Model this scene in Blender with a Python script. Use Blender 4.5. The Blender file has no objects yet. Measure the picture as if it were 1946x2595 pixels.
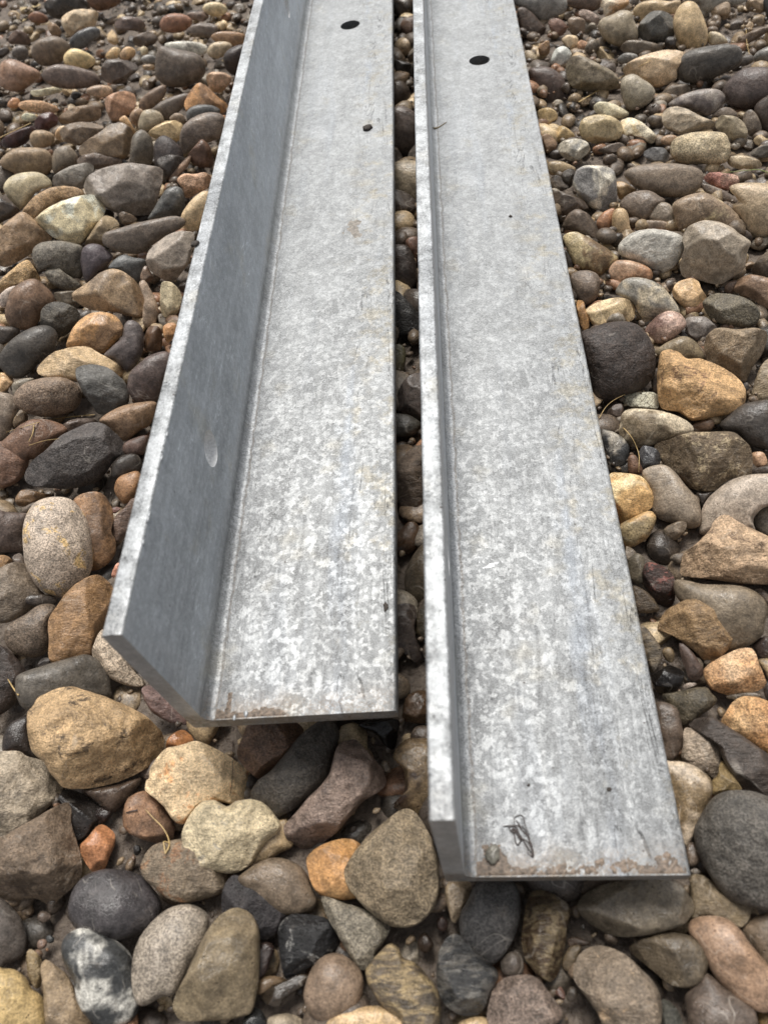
import bpy, math, random, zlib, base64
import numpy as np
from mathutils import Matrix, Vector

# ------------------------------------------------------------------ camera pose
W_PX, H_PX = 1946.0, 2595.0
CX, CY, F_PX = 973.0, 1297.5, 1950.7
R1 = np.array([[0.9929, 0.0133, -0.1183], [-0.0586, -0.8104, -0.5830], [-0.1036, 0.5857, -0.8038]])
T1 = np.array([39.68, 237.97, 495.88]) / 1000
R0 = np.array([[0.9881, 0.0042, -0.1539], [-0.0859, -0.8143, -0.5741], [-0.1277, 0.5805, -0.8042]])
T0 = np.array([-138.43, 157.23, 560.88]) / 1000
def ortho(R):
    U, _, Vt = np.linalg.svd(R); return U @ Vt
R1 = ortho(R1); R0 = ortho(R0)
# world up = mean of the two flat legs' normals, origin at the right angle's heel corner
up = R1[:, 2] + R0[:, 2]; up /= np.linalg.norm(up)
ya = R1[:, 1] - up * (R1[:, 1] @ up); ya /= np.linalg.norm(ya)
xa = np.cross(ya, up)
CW = np.stack([xa, ya, up])              # camera(cv) vector -> world
CAM = -CW @ T1                            # camera position in world
def bar_matrix(R, T):
    M = np.eye(4); M[:3, :3] = CW @ R; M[:3, 3] = CW @ (T - T1); return M
M_BAR = [bar_matrix(R0, T0), bar_matrix(R1, T1)]

EXPOSURE = 1.0
ALBEDO = 1.3
ZMETAL = 0.3
LIFT = {}
scene = bpy.context.scene
COL = scene.collection
cam = bpy.data.cameras.new('camera'); cam_o = bpy.data.objects.new('camera', cam); COL.objects.link(cam_o)
Rc = CW @ np.diag([1, -1, -1])
Mc = np.eye(4); Mc[:3, :3] = Rc; Mc[:3, 3] = CAM
cam_o.matrix_world = Matrix(Mc.tolist())
cam.sensor_fit = 'VERTICAL'; cam.sensor_height = 9.8; cam.sensor_width = 7.35
cam.lens = 9.8 * F_PX / H_PX
cam.clip_start = 0.02; cam.clip_end = 500
cam.dof.use_dof = True; cam.dof.focus_distance = 0.77; cam.dof.aperture_fstop = 2.0
scene.camera = cam_o

# ------------------------------------------------------------------ light
SUN_EL, SUN_AZ = math.radians(66), math.radians(-5)      # azimuth from +Y towards +X
world = bpy.data.worlds.new("World"); scene.world = world; world.use_nodes = True
nt = world.node_tree; nt.nodes.clear()
sky = nt.nodes.new('ShaderNodeTexSky'); sky.sky_type = 'NISHITA'; sky.sun_disc = False
sky.sun_elevation = SUN_EL; sky.sun_rotation = SUN_AZ
sky.air_density = 1.0; sky.dust_density = 4.0; sky.ozone_density = 0.6
bgn = nt.nodes.new('ShaderNodeBackground'); bgn.inputs[1].default_value = 0.062
outn = nt.nodes.new('ShaderNodeOutputWorld')
# overcast: the same sky with most of its blue taken out by cloud
hsv = nt.nodes.new('ShaderNodeHueSaturation'); hsv.inputs['Saturation'].default_value = 0.22
nt.links.new(sky.outputs[0], hsv.inputs['Color']); nt.links.new(hsv.outputs[0], bgn.inputs[0]); nt.links.new(bgn.outputs[0], outn.inputs[0])
sun = bpy.data.lights.new('sun', 'SUN'); sun.energy = 1.5; sun.angle = math.radians(22); sun.color = (1.0, 0.965, 0.91)
sun_o = bpy.data.objects.new('sun', sun); COL.objects.link(sun_o)
sd = Vector((math.sin(SUN_AZ) * math.cos(SUN_EL), math.cos(SUN_AZ) * math.cos(SUN_EL), math.sin(SUN_EL)))
sun_o.rotation_euler = sd.to_track_quat('Z', 'Y').to_euler(); sun_o.location = (0, 1, 3)
vs = scene.view_settings; vs.view_transform = 'Standard'; vs.look = 'None'; vs.gamma = 1.0; vs.exposure = EXPOSURE
scene.render.engine = 'CYCLES'

# ------------------------------------------------------------------ maths helpers
rng = np.random.default_rng(7); random.seed(7)
def lattice(ix, iy, iz, seed):
    h = (ix * 374761393 + iy * 668265263 + iz * 2147483647 + seed * 974634777) & 0xFFFFFFFF
    h = ((h ^ (h >> 13)) * 1274126177) & 0xFFFFFFFF
    h = (h ^ (h >> 16)) & 0xFFFF
    return h / 32767.5 - 1.0
def vnoise(P, freq, seed=0):
    Q = P * freq + 1000.0; I = np.floor(Q).astype(np.int64); f = Q - I; f = f * f * (3 - 2 * f)
    r = 0
    for dx in (0, 1):
        for dy in (0, 1):
            for dz in (0, 1):
                w = (f[:, 0] if dx else 1 - f[:, 0]) * (f[:, 1] if dy else 1 - f[:, 1]) * (f[:, 2] if dz else 1 - f[:, 2])
                r = r + w * lattice(I[:, 0] + dx, I[:, 1] + dy, I[:, 2] + dz, seed)
    return r
def fbm(P, freq, seed=0, octv=3):
    r = 0; a = 1.0
    for k in range(octv):
        r = r + a * vnoise(P + k * 3.7, freq * 2.03 ** k, seed + k); a *= 0.5
    return r
def ray(u, v):
    d = CW @ np.array([(u - CX) / F_PX, (v - CY) / F_PX, 1.0]); return d / np.linalg.norm(d)
def on_plane(u, v, z):
    d = ray(u, v); return CAM + d * ((z - CAM[2]) / d[2])
def to_px(P):
    P = np.atleast_2d(P); c = (P - CAM) @ CW
    return np.stack([CX + F_PX * c[:, 0] / c[:, 2], CY + F_PX * c[:, 1] / c[:, 2]], 1)
def on_bar(k, u, v, axis, val):           # pixel -> point in a bar's own frame
    R = M_BAR[k][:3, :3]; C = R.T @ (CAM - M_BAR[k][:3, 3]); d = R.T @ ray(u, v)
    return C + d * ((val - C[axis]) / d[axis])
def srgb(h):
    c = np.array([int(h[i:i + 2], 16) / 255 for i in (0, 2, 4)])
    return np.where(c < 0.04045, c / 12.92, ((c + 0.055) / 1.055) ** 2.4)

ICO = {}
def ico(level):
    if level in ICO: return ICO[level]
    g = (1 + 5 ** 0.5) / 2
    v = [(-1, g, 0), (1, g, 0), (-1, -g, 0), (1, -g, 0), (0, -1, g), (0, 1, g), (0, -1, -g), (0, 1, -g), (g, 0, -1), (g, 0, 1), (-g, 0, -1), (-g, 0, 1)]
    f = [(0, 11, 5), (0, 5, 1), (0, 1, 7), (0, 7, 10), (0, 10, 11), (1, 5, 9), (5, 11, 4), (11, 10, 2), (10, 7, 6), (7, 1, 8), (3, 9, 4), (3, 4, 2), (3, 2, 6), (3, 6, 8), (3, 8, 9), (4, 9, 5), (2, 4, 11), (6, 2, 10), (8, 6, 7), (9, 8, 1)]
    v = [np.array(p) / np.linalg.norm(p) for p in v]
    for _ in range(level):
        cache = {}; nf = []
        def mid(a, b):
            k = (a, b) if a < b else (b, a)
            if k not in cache:
                m = v[a] + v[b]; v.append(m / np.linalg.norm(m)); cache[k] = len(v) - 1
            return cache[k]
        for a, b, c in f:
            ab, bc, ca = mid(a, b), mid(b, c), mid(c, a)
            nf += [(a, ab, ca), (b, bc, ab), (c, ca, bc), (ab, bc, ca)]
        f = nf
    ICO[level] = (np.array(v), np.array(f)); return ICO[level]

def make_mesh(name, V, F, cols=None, smooth=True):
    me = bpy.data.meshes.new(name)
    F = np.asarray(F); n = F.shape[1]
    me.vertices.add(len(V)); me.vertices.foreach_set('co', np.asarray(V, dtype=np.float32).ravel())
    me.loops.add(F.size); me.loops.foreach_set('vertex_index', F.astype(np.int32).ravel())
    me.polygons.add(len(F)); me.polygons.foreach_set('loop_start', np.arange(0, F.size, n, dtype=np.int32))
    me.polygons.foreach_set('loop_total', np.full(len(F), n, dtype=np.int32))
    me.polygons.foreach_set('use_smooth', np.full(len(F), smooth))
    me.update(); me.validate()
    if cols:
        for nm, c in cols.items():
            a = me.attributes.new(nm, 'FLOAT_COLOR', 'POINT')
            cc = np.ones((len(V), 4), dtype=np.float32); cc[:, :3] = c
            a.data.foreach_set('color', cc.ravel())
    return me
def link(name, me, mat=None, parent=None, loc=None):
    o = bpy.data.objects.new(name, me); COL.objects.link(o)
    if mat: me.materials.append(mat)
    if parent: o.parent = parent
    if loc is not None: o.location = loc
    return o

LEG, THK, LEN, RAD = 0.1505, 0.0127, 2.4, 0.0075
# ------------------------------------------------------------------ node helpers
class NT:
    def __init__(s, name):
        s.m = bpy.data.materials.new(name); s.m.use_nodes = True; s.t = s.m.node_tree; s.t.nodes.clear()
        s.out = s.n('ShaderNodeOutputMaterial'); s.b = s.n('ShaderNodeBsdfPrincipled'); s.l(s.b.outputs[0], s.out.inputs[0])
    def n(s, t, **k):
        x = s.t.nodes.new(t)
        for a, b in k.items(): setattr(x, a, b)
        return x
    def l(s, a, b): s.t.links.new(a, b)
    def put(s, sock, v):
        if hasattr(v, 'is_output'): s.l(v, sock)
        else: sock.default_value = v
    def noise(s, vec, scale, detail=3, rough=0.55, dist=0.0):
        x = s.n('ShaderNodeTexNoise'); s.l(vec, x.inputs['Vector']); x.inputs['Scale'].default_value = scale
        x.inputs['Detail'].default_value = detail; x.inputs['Roughness'].default_value = rough; x.inputs['Distortion'].default_value = dist
        return x.outputs[0]
    def ramp(s, v, a, b, lo=0.0, hi=1.0):
        x = s.n('ShaderNodeMapRange', interpolation_type='SMOOTHSTEP'); s.put(x.inputs[0], v)
        for i, q in enumerate((a, b, lo, hi)): s.put(x.inputs[1 + i], q)
        return x.outputs[0]
    def math(s, op, a, b=0.0, clamp=False):
        x = s.n('ShaderNodeMath', operation=op, use_clamp=clamp); s.put(x.inputs[0], a); s.put(x.inputs[1], b); return x.outputs[0]
    def mix(s, f, a, b, blend='MIX'):
        x = s.n('ShaderNodeMix', data_type='RGBA', blend_type=blend); s.put(x.inputs[0], f); s.put(x.inputs[6], a); s.put(x.inputs[7], b); return x.outputs[2]
    def scale(s, c, f):
        x = s.n('ShaderNodeVectorMath', operation='SCALE'); s.put(x.inputs[0], c); s.put(x.inputs[3], f); return x.outputs[0]
    def bump(s, h, dist, strength=1.0, prev=None):
        x = s.n('ShaderNodeBump'); x.inputs['Strength'].default_value = strength; x.inputs['Distance'].default_value = dist
        s.put(x.inputs['Height'], h)
        if prev: s.l(prev, x.inputs['Normal'])
        return x.outputs[0]

def stone_material(kind):
    t = NT('stone_' + kind)
    tc = t.n('ShaderNodeTexCoord'); oi = t.n('ShaderNodeObjectInfo')
    off = t.n('ShaderNodeVectorMath', operation='ADD'); t.l(tc.outputs['Object'], off.inputs[0])
    rv = t.math('MULTIPLY', oi.outputs['Random'], 37.0); t.l(rv, off.inputs[1])
    P = off.outputs[0]
    c1 = t.n('ShaderNodeAttribute', attribute_name='Col').outputs['Color']
    c2 = t.n('ShaderNodeAttribute', attribute_name='Col2').outputs['Color']
    big = t.noise(P, 28, 3, 0.6, 0.4); mid = t.noise(P, 110, 4, 0.65); fine = t.noise(P, 650, 3, 0.7); vfine = t.noise(P, 1500, 2, 0.7)
    amt = dict(smooth=0.45, pitted=0.45, speckled=0.75, mottled=0.9, veined=0.45, wet=0.4, grainy=0.8, cut=0.5)[kind]
    if kind == 'veined':
        mp = t.n('ShaderNodeMapping'); t.l(P, mp.inputs[0]); mp.inputs['Scale'].default_value = (1, 3.2, 1.4); mp.inputs['Rotation'].default_value = (0.4, 0.5, 0.6)
        st = t.noise(mp.outputs[0], 60, 4, 0.65, 0.8); f = t.ramp(st, 0.42, 0.62)
    elif kind == 'mottled': f = t.ramp(big, 0.46, 0.58)
    elif kind == 'grainy': f = t.ramp(t.noise(P, 34, 5, 0.8, 0.5), 0.55, 0.63)
    elif kind == 'speckled': f = t.ramp(t.noise(P, 45, 4, 0.7, 0.4), 0.56, 0.62)
    else: f = t.ramp(big, 0.35, 0.7)
    col = t.mix(t.math('MULTIPLY', f, amt), c1, c2)
    col = t.scale(col, t.ramp(mid, 0.28, 0.72, 0.62, 1.38))
    sp = {'smooth': (0.76, 1.28), 'pitted': (0.55, 1.5), 'speckled': (0.52, 1.5), 'mottled': (0.7, 1.35), 'veined': (0.8, 1.25), 'wet': (0.8, 1.2), 'grainy': (0.70, 1.32), 'cut': (0.8, 1.2)}[kind]
    col = t.scale(col, t.ramp(fine, 0.36, 0.64, sp[0], sp[1]))
    # thin pale veins and dark pits, each stone its own few
    w1 = t.noise(P, 17, 2, 0.5, 1.5)
    vein = t.math('SUBTRACT', 1.0, t.ramp(t.math('ABSOLUTE', t.math('SUBTRACT', w1, 0.5)), 0.0, 0.010 if kind != 'veined' else 0.025))
    vein = t.math('MULTIPLY', vein, t.ramp(t.noise(P, 33, 2), 0.5, 0.62, 0.0, 0.55))
    col = t.mix(vein, col, t.scale(t.mix(0.4, c1, (0.55, 0.5, 0.43, 1)), 1.25))
    if kind in ('grainy', 'pitted', 'veined', 'mottled', 'wet'):
        w2 = t.noise(P, 21, 3, 0.7, 2.2)
        ck2 = t.math('SUBTRACT', 1.0, t.ramp(t.math('ABSOLUTE', t.math('SUBTRACT', w2, 0.47)), 0.0, 0.009))
        ck2 = t.math('MULTIPLY', ck2, t.ramp(t.noise(P, 41, 2), 0.48, 0.6, 0.0, 0.75))
        col = t.mix(ck2, col, t.scale(c1, 0.3))
    vor = t.n('ShaderNodeTexVoronoi'); t.l(P, vor.inputs['Vector']); vor.inputs['Scale'].default_value = 240
    pit = t.math('MULTIPLY', t.math('SUBTRACT', 1.0, t.ramp(vor.outputs['Distance'], 0.10, 0.22)), t.ramp(mid, 0.5, 0.62))
    col = t.mix(t.math('MULTIPLY', pit, 0.7), col, t.scale(c1, 0.28))
    if kind == 'cut':
        vc = t.n('ShaderNodeTexVoronoi', feature='DISTANCE_TO_EDGE'); t.l(P, vc.inputs['Vector']); vc.inputs['Scale'].default_value = 260
        ck = t.math('SUBTRACT', 1.0, t.ramp(vc.outputs['Distance'], 0.0, 0.07)); col = t.mix(ck, c1, c2)
    # mud film caught low down and in patches
    dirt = t.ramp(t.noise(P, 55, 4, 0.7), 0.58, 0.74, 0.0, 0.35 if kind != 'wet' else 0.2)
    col = t.mix(dirt, col, (0.105, 0.078, 0.055, 1))
    t.l(col, t.b.inputs['Base Color'])
    ro = {'smooth': (0.20, 0.5), 'pitted': (0.34, 0.66), 'speckled': (0.32, 0.62), 'mottled': (0.22, 0.5), 'veined': (0.24, 0.55), 'wet': (0.09, 0.28), 'grainy': (0.28, 0.66), 'cut': (0.4, 0.7)}[kind]
    t.l(t.ramp(t.noise(P, 75, 3, 0.6), 0.35, 0.65, ro[0], ro[1]), t.b.inputs['Roughness'])
    bs = {'smooth': 0.6, 'pitted': 1.3, 'speckled': 0.7, 'mottled': 0.5, 'veined': 0.8, 'wet': 0.6, 'grainy': 1.2, 'cut': 0.7}[kind]
    nrm = t.bump(fine, 0.0006 * bs, 1.0)
    nrm = t.bump(vfine, 0.00022 * bs, 1.0, nrm)
    nrm = t.bump(mid, 0.0022 * bs, 1.0, nrm)
    if kind in ('veined', 'grainy', 'cut'):
        mp2 = t.n('ShaderNodeMapping'); t.l(P, mp2.inputs[0]); mp2.inputs['Scale'].default_value = (1, 4, 1.2); mp2.inputs['Rotation'].default_value = (0.4, 0.5, 0.6)
        nrm = t.bump(t.noise(mp2.outputs[0], 90, 4, 0.7, 0.5), 0.0022, 0.8, nrm)
    nrm = t.bump(t.math('SUBTRACT', 1.0, pit), 0.0006, 0.8, nrm)
    t.l(nrm, t.b.inputs['Normal'])
    return t.m
TEX = dict(s='smooth', p='pitted', k='speckled', m='mottled', v='veined', w='wet', g='grainy', c='cut')
MAT = {k: stone_material(v) for k, v in TEX.items()}

def mud_material():
    t = NT('wet_mud'); P = t.n('ShaderNodeTexCoord').outputs['Object']
    a = t.noise(P, 9, 4, 0.6); b = t.noise(P, 120, 5, 0.7, 0.6); c = t.noise(P, 480, 3, 0.7)
    col = t.mix(t.ramp(b, 0.3, 0.7), (0.085, 0.064, 0.049, 1), (0.23, 0.185, 0.145, 1))
    col = t.mix(t.ramp(c, 0.58, 0.7, 0, 0.6), col, (0.22, 0.18, 0.14, 1))
    t.l(col, t.b.inputs['Base Color'])
    t.l(t.ramp(a, 0.42, 0.56, 0.55, 0.85), t.b.inputs['Roughness'])
    sx = t.n('ShaderNodeSeparateXYZ'); t.l(P, sx.inputs[0])
    wet = t.math('MULTIPLY', t.ramp(sx.outputs[1], 0.5, 0.1, 0.35, 1.1), t.ramp(a, 0.40, 0.55, 1.0, 0.5))
    t.l(t.math('SUBTRACT', t.ramp(b, 0.3, 0.6, 0.62, 0.85), t.math('MULTIPLY', wet, 0.5)), t.b.inputs['Roughness'])
    n = t.bump(b, 0.004, 1.0); n = t.bump(c, 0.0012, 1.0, n); t.l(n, t.b.inputs['Normal'])
    return t.m
MUD = mud_material()

def zinc_material(name, fresh=0.0):
    t = NT(name); P = t.n('ShaderNodeTexCoord').outputs['Object']
    sx = t.n('ShaderNodeSeparateXYZ'); t.l(P, sx.inputs[0]); X, Y, Z = sx.outputs
    oi = t.n('ShaderNodeObjectInfo')
    # crystal patches (spangle): warped voronoi cells, a few mm across
    wv = t.n('ShaderNodeTexNoise'); t.l(P, wv.inputs['Vector']); wv.inputs['Scale'].default_value = 260; wv.inputs['Detail'].default_value = 2
    add = t.n('ShaderNodeVectorMath', operation='MULTIPLY_ADD'); t.l(wv.outputs['Color'], add.inputs[0]); add.inputs[1].default_value = (0.0055,) * 3; t.l(P, add.inputs[2])
    v1 = t.n('ShaderNodeTexVoronoi'); t.l(add.outputs[0], v1.inputs['Vector']); v1.inputs['Scale'].default_value = 330
    v2 = t.n('ShaderNodeTexVoronoi'); t.l(add.outputs[0], v2.inputs['Vector']); v2.inputs['Scale'].default_value = 170
    r1 = t.n('ShaderNodeSeparateColor'); t.l(v1.outputs['Color'], r1.inputs[0]); r2 = t.n('ShaderNodeSeparateColor'); t.l(v2.outputs['Color'], r2.inputs[0])
    cell = t.math('ADD', t.math('MULTIPLY', r1.outputs[0], 0.55), t.math('MULTIPLY', r2.outputs[1], 0.45))
    grain = t.noise(P, 1500, 2, 0.8); grain2 = t.noise(P, 620, 4, 0.75)
    zone = t.noise(P, 15, 3, 0.6); zone2 = t.noise(P, 48, 4, 0.6, 0.4)
    # streaky run of the zinc along the bar
    mp = t.n('ShaderNodeMapping'); t.l(P, mp.inputs[0]); mp.inputs['Scale'].default_value = (1, 0.12, 1)
    streak = t.noise(mp.outputs[0], 95, 5, 0.7, 1.2)
    edge = t.noise(mp.outputs[0], 34, 3, 0.6, 2.0)
    lum = t.ramp(cell, 0.30, 0.9, -0.06, 0.10)
    fl = t.noise(add.outputs[0], 430, 2, 0.5, 1.4)
    lum = t.math('ADD', lum, t.math('MULTIPLY', t.ramp(fl, 0.60, 0.70, 0.0, 0.08), t.ramp(zone2, 0.4, 0.6, 0.2, 1.0)))
    lum = t.math('ADD', lum, t.ramp(grain, 0.42, 0.58, -0.11, 0.11))
    lum = t.math('ADD', lum, t.ramp(grain2, 0.35, 0.66, -0.11, 0.10))
    lum = t.math('ADD', lum, t.ramp(zone2, 0.3, 0.7, -0.06, 0.06))
    lum = t.math('ADD', lum, t.ramp(zone, 0.3, 0.7, -0.04, 0.05))
    worn = t.math('MULTIPLY', t.ramp(Y, 0.45, 0.0), 1.0)          # the near ends have been handled and scuffed
    ls = t.math('MULTIPLY', t.ramp(streak, 0.35, 0.62, -0.10, 0.06), t.math('ADD', 0.35, t.math('MULTIPLY', worn, 0.65)))
    lum = t.math('ADD', lum, ls)
    line = t.math('SUBTRACT', 1.0, t.ramp(t.math('ABSOLUTE', t.math('SUBTRACT', edge, 0.5)), 0.0, 0.016))
    lum = t.math('SUBTRACT', lum, t.math('MULTIPLY', line, t.math('MULTIPLY', t.ramp(zone, 0.42, 0.58, 0.05, 0.3), t.ramp(X, 0.075, 0.12))))
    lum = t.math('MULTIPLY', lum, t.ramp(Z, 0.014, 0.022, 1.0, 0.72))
    lum = t.math('MULTIPLY', lum, 0.62)
    lum = t.math('ADD', lum, t.ramp(Y, 0.1, 1.0, 0.30, 0.39))
    fil = t.math('MULTIPLY', t.ramp(X, 0.0160, 0.0180), t.ramp(X, 0.0210, 0.0195)); fil = t.math('MULTIPLY', fil, t.ramp(Z, 0.020, 0.017))  # light caught along the fillet, painted in as a brighter strip
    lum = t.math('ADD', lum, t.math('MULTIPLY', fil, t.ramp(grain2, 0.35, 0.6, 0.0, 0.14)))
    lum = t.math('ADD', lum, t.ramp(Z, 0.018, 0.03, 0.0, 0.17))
    upf = t.ramp(Z, 0.02, 0.04)
    l2 = t.noise(mp.outputs[0], 60, 3, 0.6, 1.0)
    line2 = t.math('MULTIPLY', t.math('SUBTRACT', 1.0, t.ramp(t.math('ABSOLUTE', t.math('SUBTRACT', l2, 0.52)), 0.0, 0.007)), t.math('MULTIPLY', upf, t.ramp(zone, 0.48, 0.58, 0.0, 0.30)))
    lum = t.math('ADD', lum, line2)
    lum = t.math('ADD', lum, t.math('MULTIPLY', upf, t.ramp(t.noise(mp.outputs[0], 22, 4, 0.6), 0.35, 0.65, -0.07, 0.06)))
    # top edge of the upright: pale, pricked with tiny dark pits
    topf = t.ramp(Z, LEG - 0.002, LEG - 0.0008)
    vp = t.n('ShaderNodeTexVoronoi'); t.l(P, vp.inputs['Vector']); vp.inputs['Scale'].default_value = 230
    sp_ = t.n('ShaderNodeSeparateColor'); t.l(vp.outputs['Color'], sp_.inputs[0])
    pits = t.math('MULTIPLY', t.math('SUBTRACT', 1.0, t.ramp(vp.outputs['Distance'], 0.12, 0.24)), t.math('MULTIPLY', t.ramp(sp_.outputs[0], 0.72, 0.76), topf))
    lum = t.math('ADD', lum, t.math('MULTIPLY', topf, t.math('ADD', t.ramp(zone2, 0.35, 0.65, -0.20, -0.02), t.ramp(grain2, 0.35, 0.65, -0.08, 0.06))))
    lum = t.math('SUBTRACT', lum, t.math('MULTIPLY', pits, 0.22))
    rgb = t.n('ShaderNodeCombineColor'); 
    t.l(t.math('MULTIPLY', lum, 0.955), rgb.inputs[0]); t.l(t.math('MULTIPLY', lum, 0.985), rgb.inputs[1]); t.l(t.math('MULTIPLY', lum, 1.0), rgb.inputs[2])
    col = rgb.outputs[0]
    bluef = t.math('MULTIPLY', t.ramp(t.noise(mp.outputs[0], 30, 3, 0.6), 0.52, 0.68, 0, 0.5), t.ramp(X, 0.05, 0.11, 0.25, 1.0))
    col = t.mix(bluef, col, t.mix(1.0, col, (0.80, 0.87, 1.0, 1), 'MULTIPLY'))
    yel = t.ramp(t.noise(P, 22, 3, 0.6), 0.56, 0.72, 0, 0.55)
    col = t.mix(yel, col, t.mix(1.0, col, (1.0, 0.93, 0.80, 1), 'MULTIPLY'))
    tan = t.math('MULTIPLY', t.ramp(t.noise(P, 38, 4, 0.7), 0.50, 0.66, 0, 0.7), t.ramp(X, 0.09, 0.125))
    col = t.mix(tan, col, t.mix(1.0, col, (1.0, 0.90, 0.72, 1), 'MULTIPLY'))
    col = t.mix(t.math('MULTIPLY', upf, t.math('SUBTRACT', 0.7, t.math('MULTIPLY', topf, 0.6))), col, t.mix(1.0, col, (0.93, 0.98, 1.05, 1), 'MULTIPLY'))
    stain = t.math('MULTIPLY', t.ramp(Y, 0.030, 0.0), t.ramp(t.math('ADD', grain2, t.math('MULTIPLY', zone2, 0.6)), 0.70, 0.92, 0.0, 0.75))
    stain = t.math('MULTIPLY', stain, t.ramp(Z, 0.02, 0.025, 1.0, 0.3))
    col = t.mix(stain, col, (0.20, 0.155, 0.115, 1))
    # brown dirt line where the fillet runs out, broken up
    dl = t.math('SUBTRACT', 1.0, t.ramp(t.math('ABSOLUTE', t.math('SUBTRACT', X, t.math('ADD', 0.0205, t.ramp(zone2, 0.3, 0.7, -0.0012, 0.0012)))), 0.0002, 0.0018))
    dl = t.math('MULTIPLY', dl, t.ramp(grain2, 0.40, 0.58, 0.1, 0.75))
    dl = t.math('MULTIPLY', dl, t.ramp(Z, 0.0135, 0.016, 1.0, 0.0))
    col = t.mix(dl, col, (0.14, 0.115, 0.09, 1))
    # sparse dark and rusty pin spots
    v3 = t.n('ShaderNodeTexVoronoi'); t.l(P, v3.inputs['Vector']); v3.inputs['Scale'].default_value = 62
    s3 = t.n('ShaderNodeSeparateColor'); t.l(v3.outputs['Color'], s3.inputs[0])
    spot = t.math('MULTIPLY', t.math('SUBTRACT', 1.0, t.ramp(v3.outputs['Distance'], 0.03, 0.065)), t.ramp(s3.outputs[0], 0.62, 0.66))
    col = t.mix(t.math('MULTIPLY', spot, 0.8), col, (0.05, 0.035, 0.028, 1))
    t.l(col, t.b.inputs['Base Color'])
    t.b.inputs['Metallic'].default_value = ZMETAL
    t.l(t.math('ADD', t.ramp(cell, 0.3, 0.8, 0.55, 0.42), t.ramp(grain2, 0.35, 0.65, -0.05, 0.08)), t.b.inputs['Roughness'])
    n = t.bump(grain2, 0.00016, 1.0); n = t.bump(zone2, 0.0011, 0.8, n); n = t.bump(streak, 0.0005, 0.8, n)
    n = t.bump(cell, 0.00012, 0.8, n)
    t.l(n, t.b.inputs['Normal'])
    return t.m
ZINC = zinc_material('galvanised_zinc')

def plain(name, c, rough=0.6, var=0.3, sc=300, bumpd=0.0003, metal=0.0):
    t = NT(name); P = t.n('ShaderNodeTexCoord').outputs['Object']; n = t.noise(P, sc, 4, 0.65)
    t.l(t.scale(t.mix(0.0, (*c, 1), (*c, 1)), t.ramp(n, 0.3, 0.7, 1 - var, 1 + var)), t.b.inputs['Base Color'])
    t.b.inputs['Roughness'].default_value = rough; t.b.inputs['Metallic'].default_value = metal
    t.l(t.bump(n, bumpd), t.b.inputs['Normal']); return t.m
HOLE_DARK = plain('shaded_hole_wall', (0.16, 0.165, 0.17), 0.6, 0.25, 500, 0.0003, 0.3)  # flat-leg holes: the shade inside them is put into a darker wall colour
HOLE = plain('lit_hole_wall', (0.68, 0.69, 0.69), 0.6, 0.15, 500, 0.0003, 0.15)  # upright holes: same wall, daylight on it put into a paler colour

# ------------------------------------------------------------------ steel angles
def profile(which):
    """cross-section points (x, z), counter-clockwise"""
    def arc(cx, cz, r, a0, a1, n):
        return [(cx + r * math.cos(math.radians(a0 + (a1 - a0) * i / n)), cz + r * math.sin(math.radians(a0 + (a1 - a0) * i / n))) for i in range(n + 1)]
    cut = THK + RAD
    if which == 'flat':
        p = arc(0.0022, 0.0022, 0.0022, 180, 270, 4) + arc(LEG - 0.0012, 0.0012, 0.0012, 270, 360, 3)
        p += arc(LEG - 0.0022, THK - 0.0022, 0.0022, 0, 90, 4)
        p += arc(THK + RAD, THK + RAD, RAD, 270, 180, 8)
        p += [(0.0, cut)]
        return p
    p = [(THK, cut)] + arc(THK - 0.0016, LEG - 0.0016, 0.0016, 0, 90, 4) + arc(0.0016, LEG - 0.0016, 0.0016, 90, 180, 4) + [(0.0, cut)]
    return p
def sweep(name, prof, seed):
    ys = [0.0, 0.0006] + list(np.linspace(0.006, 0.9, 180)) + list(np.linspace(0.91, LEN, 90)); n = len(prof); V = []; F = []
    ctr = np.mean(prof, axis=0)
    for k, y in enumerate(ys):
        for (x, z) in prof:
            V.append((x, y, z))
    V = np.array(V)
    wob = fbm(V, 55, seed, 3) * 0.00016 + vnoise(V, 9, 40) * 0.0004          # rolled, dipped and knocked about
    V[:, 0] += np.where(np.abs(V[:, 2] - THK - RAD) < 1e-6, 0, wob); V[:, 2] += np.where(np.abs(V[:, 2] - THK - RAD) < 1e-6, 0, fbm(V, 70, seed + 7, 3) * 0.00016 + vnoise(V, 7, 43) * 0.0004)
    me = bpy.data.meshes.new(name); faces = []
    for k in range(len(ys) - 1):
        for i in range(n):
            j = (i + 1) % n
            faces.append((k * n + i, k * n + j, (k + 1) * n + j, (k + 1) * n + i)[::-1])
    faces.append(tuple(range(n)))
    faces.append(tuple(range((len(ys) - 1) * n, len(ys) * n))[::-1])
    me.from_pydata(V.tolist(), [], faces)
    me.update()
    import bmesh
    bm = bmesh.new(); bm.from_mesh(me); bmesh.ops.recalc_face_normals(bm, faces=bm.faces); bm.to_mesh(me); bm.free()
    return me
def cylinder_mesh(p, axis, r, h, n=48):
    V = []; F = []
    for s in (-1, 1):
        for i in range(n):
            a = 2 * math.pi * i / n; c, d = r * math.cos(a), r * math.sin(a)
            V.append((p[0] + c, p[1] + d, p[2] + s * h) if axis == 2 else (p[0] + s * h, p[1] + c, p[2] + d))
    F = [(i, (i + 1) % n, n + (i + 1) % n, n + i) for i in range(n)] + [tuple(range(n))[::-1], tuple(range(n, 2 * n))]
    me = bpy.data.meshes.new('cutter'); me.from_pydata(V, [], F); me.update()
    import bmesh
    bm = bmesh.new(); bm.from_mesh(me); bmesh.ops.recalc_face_normals(bm, faces=bm.faces); bm.to_mesh(me); bm.free()
    return me
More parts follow.
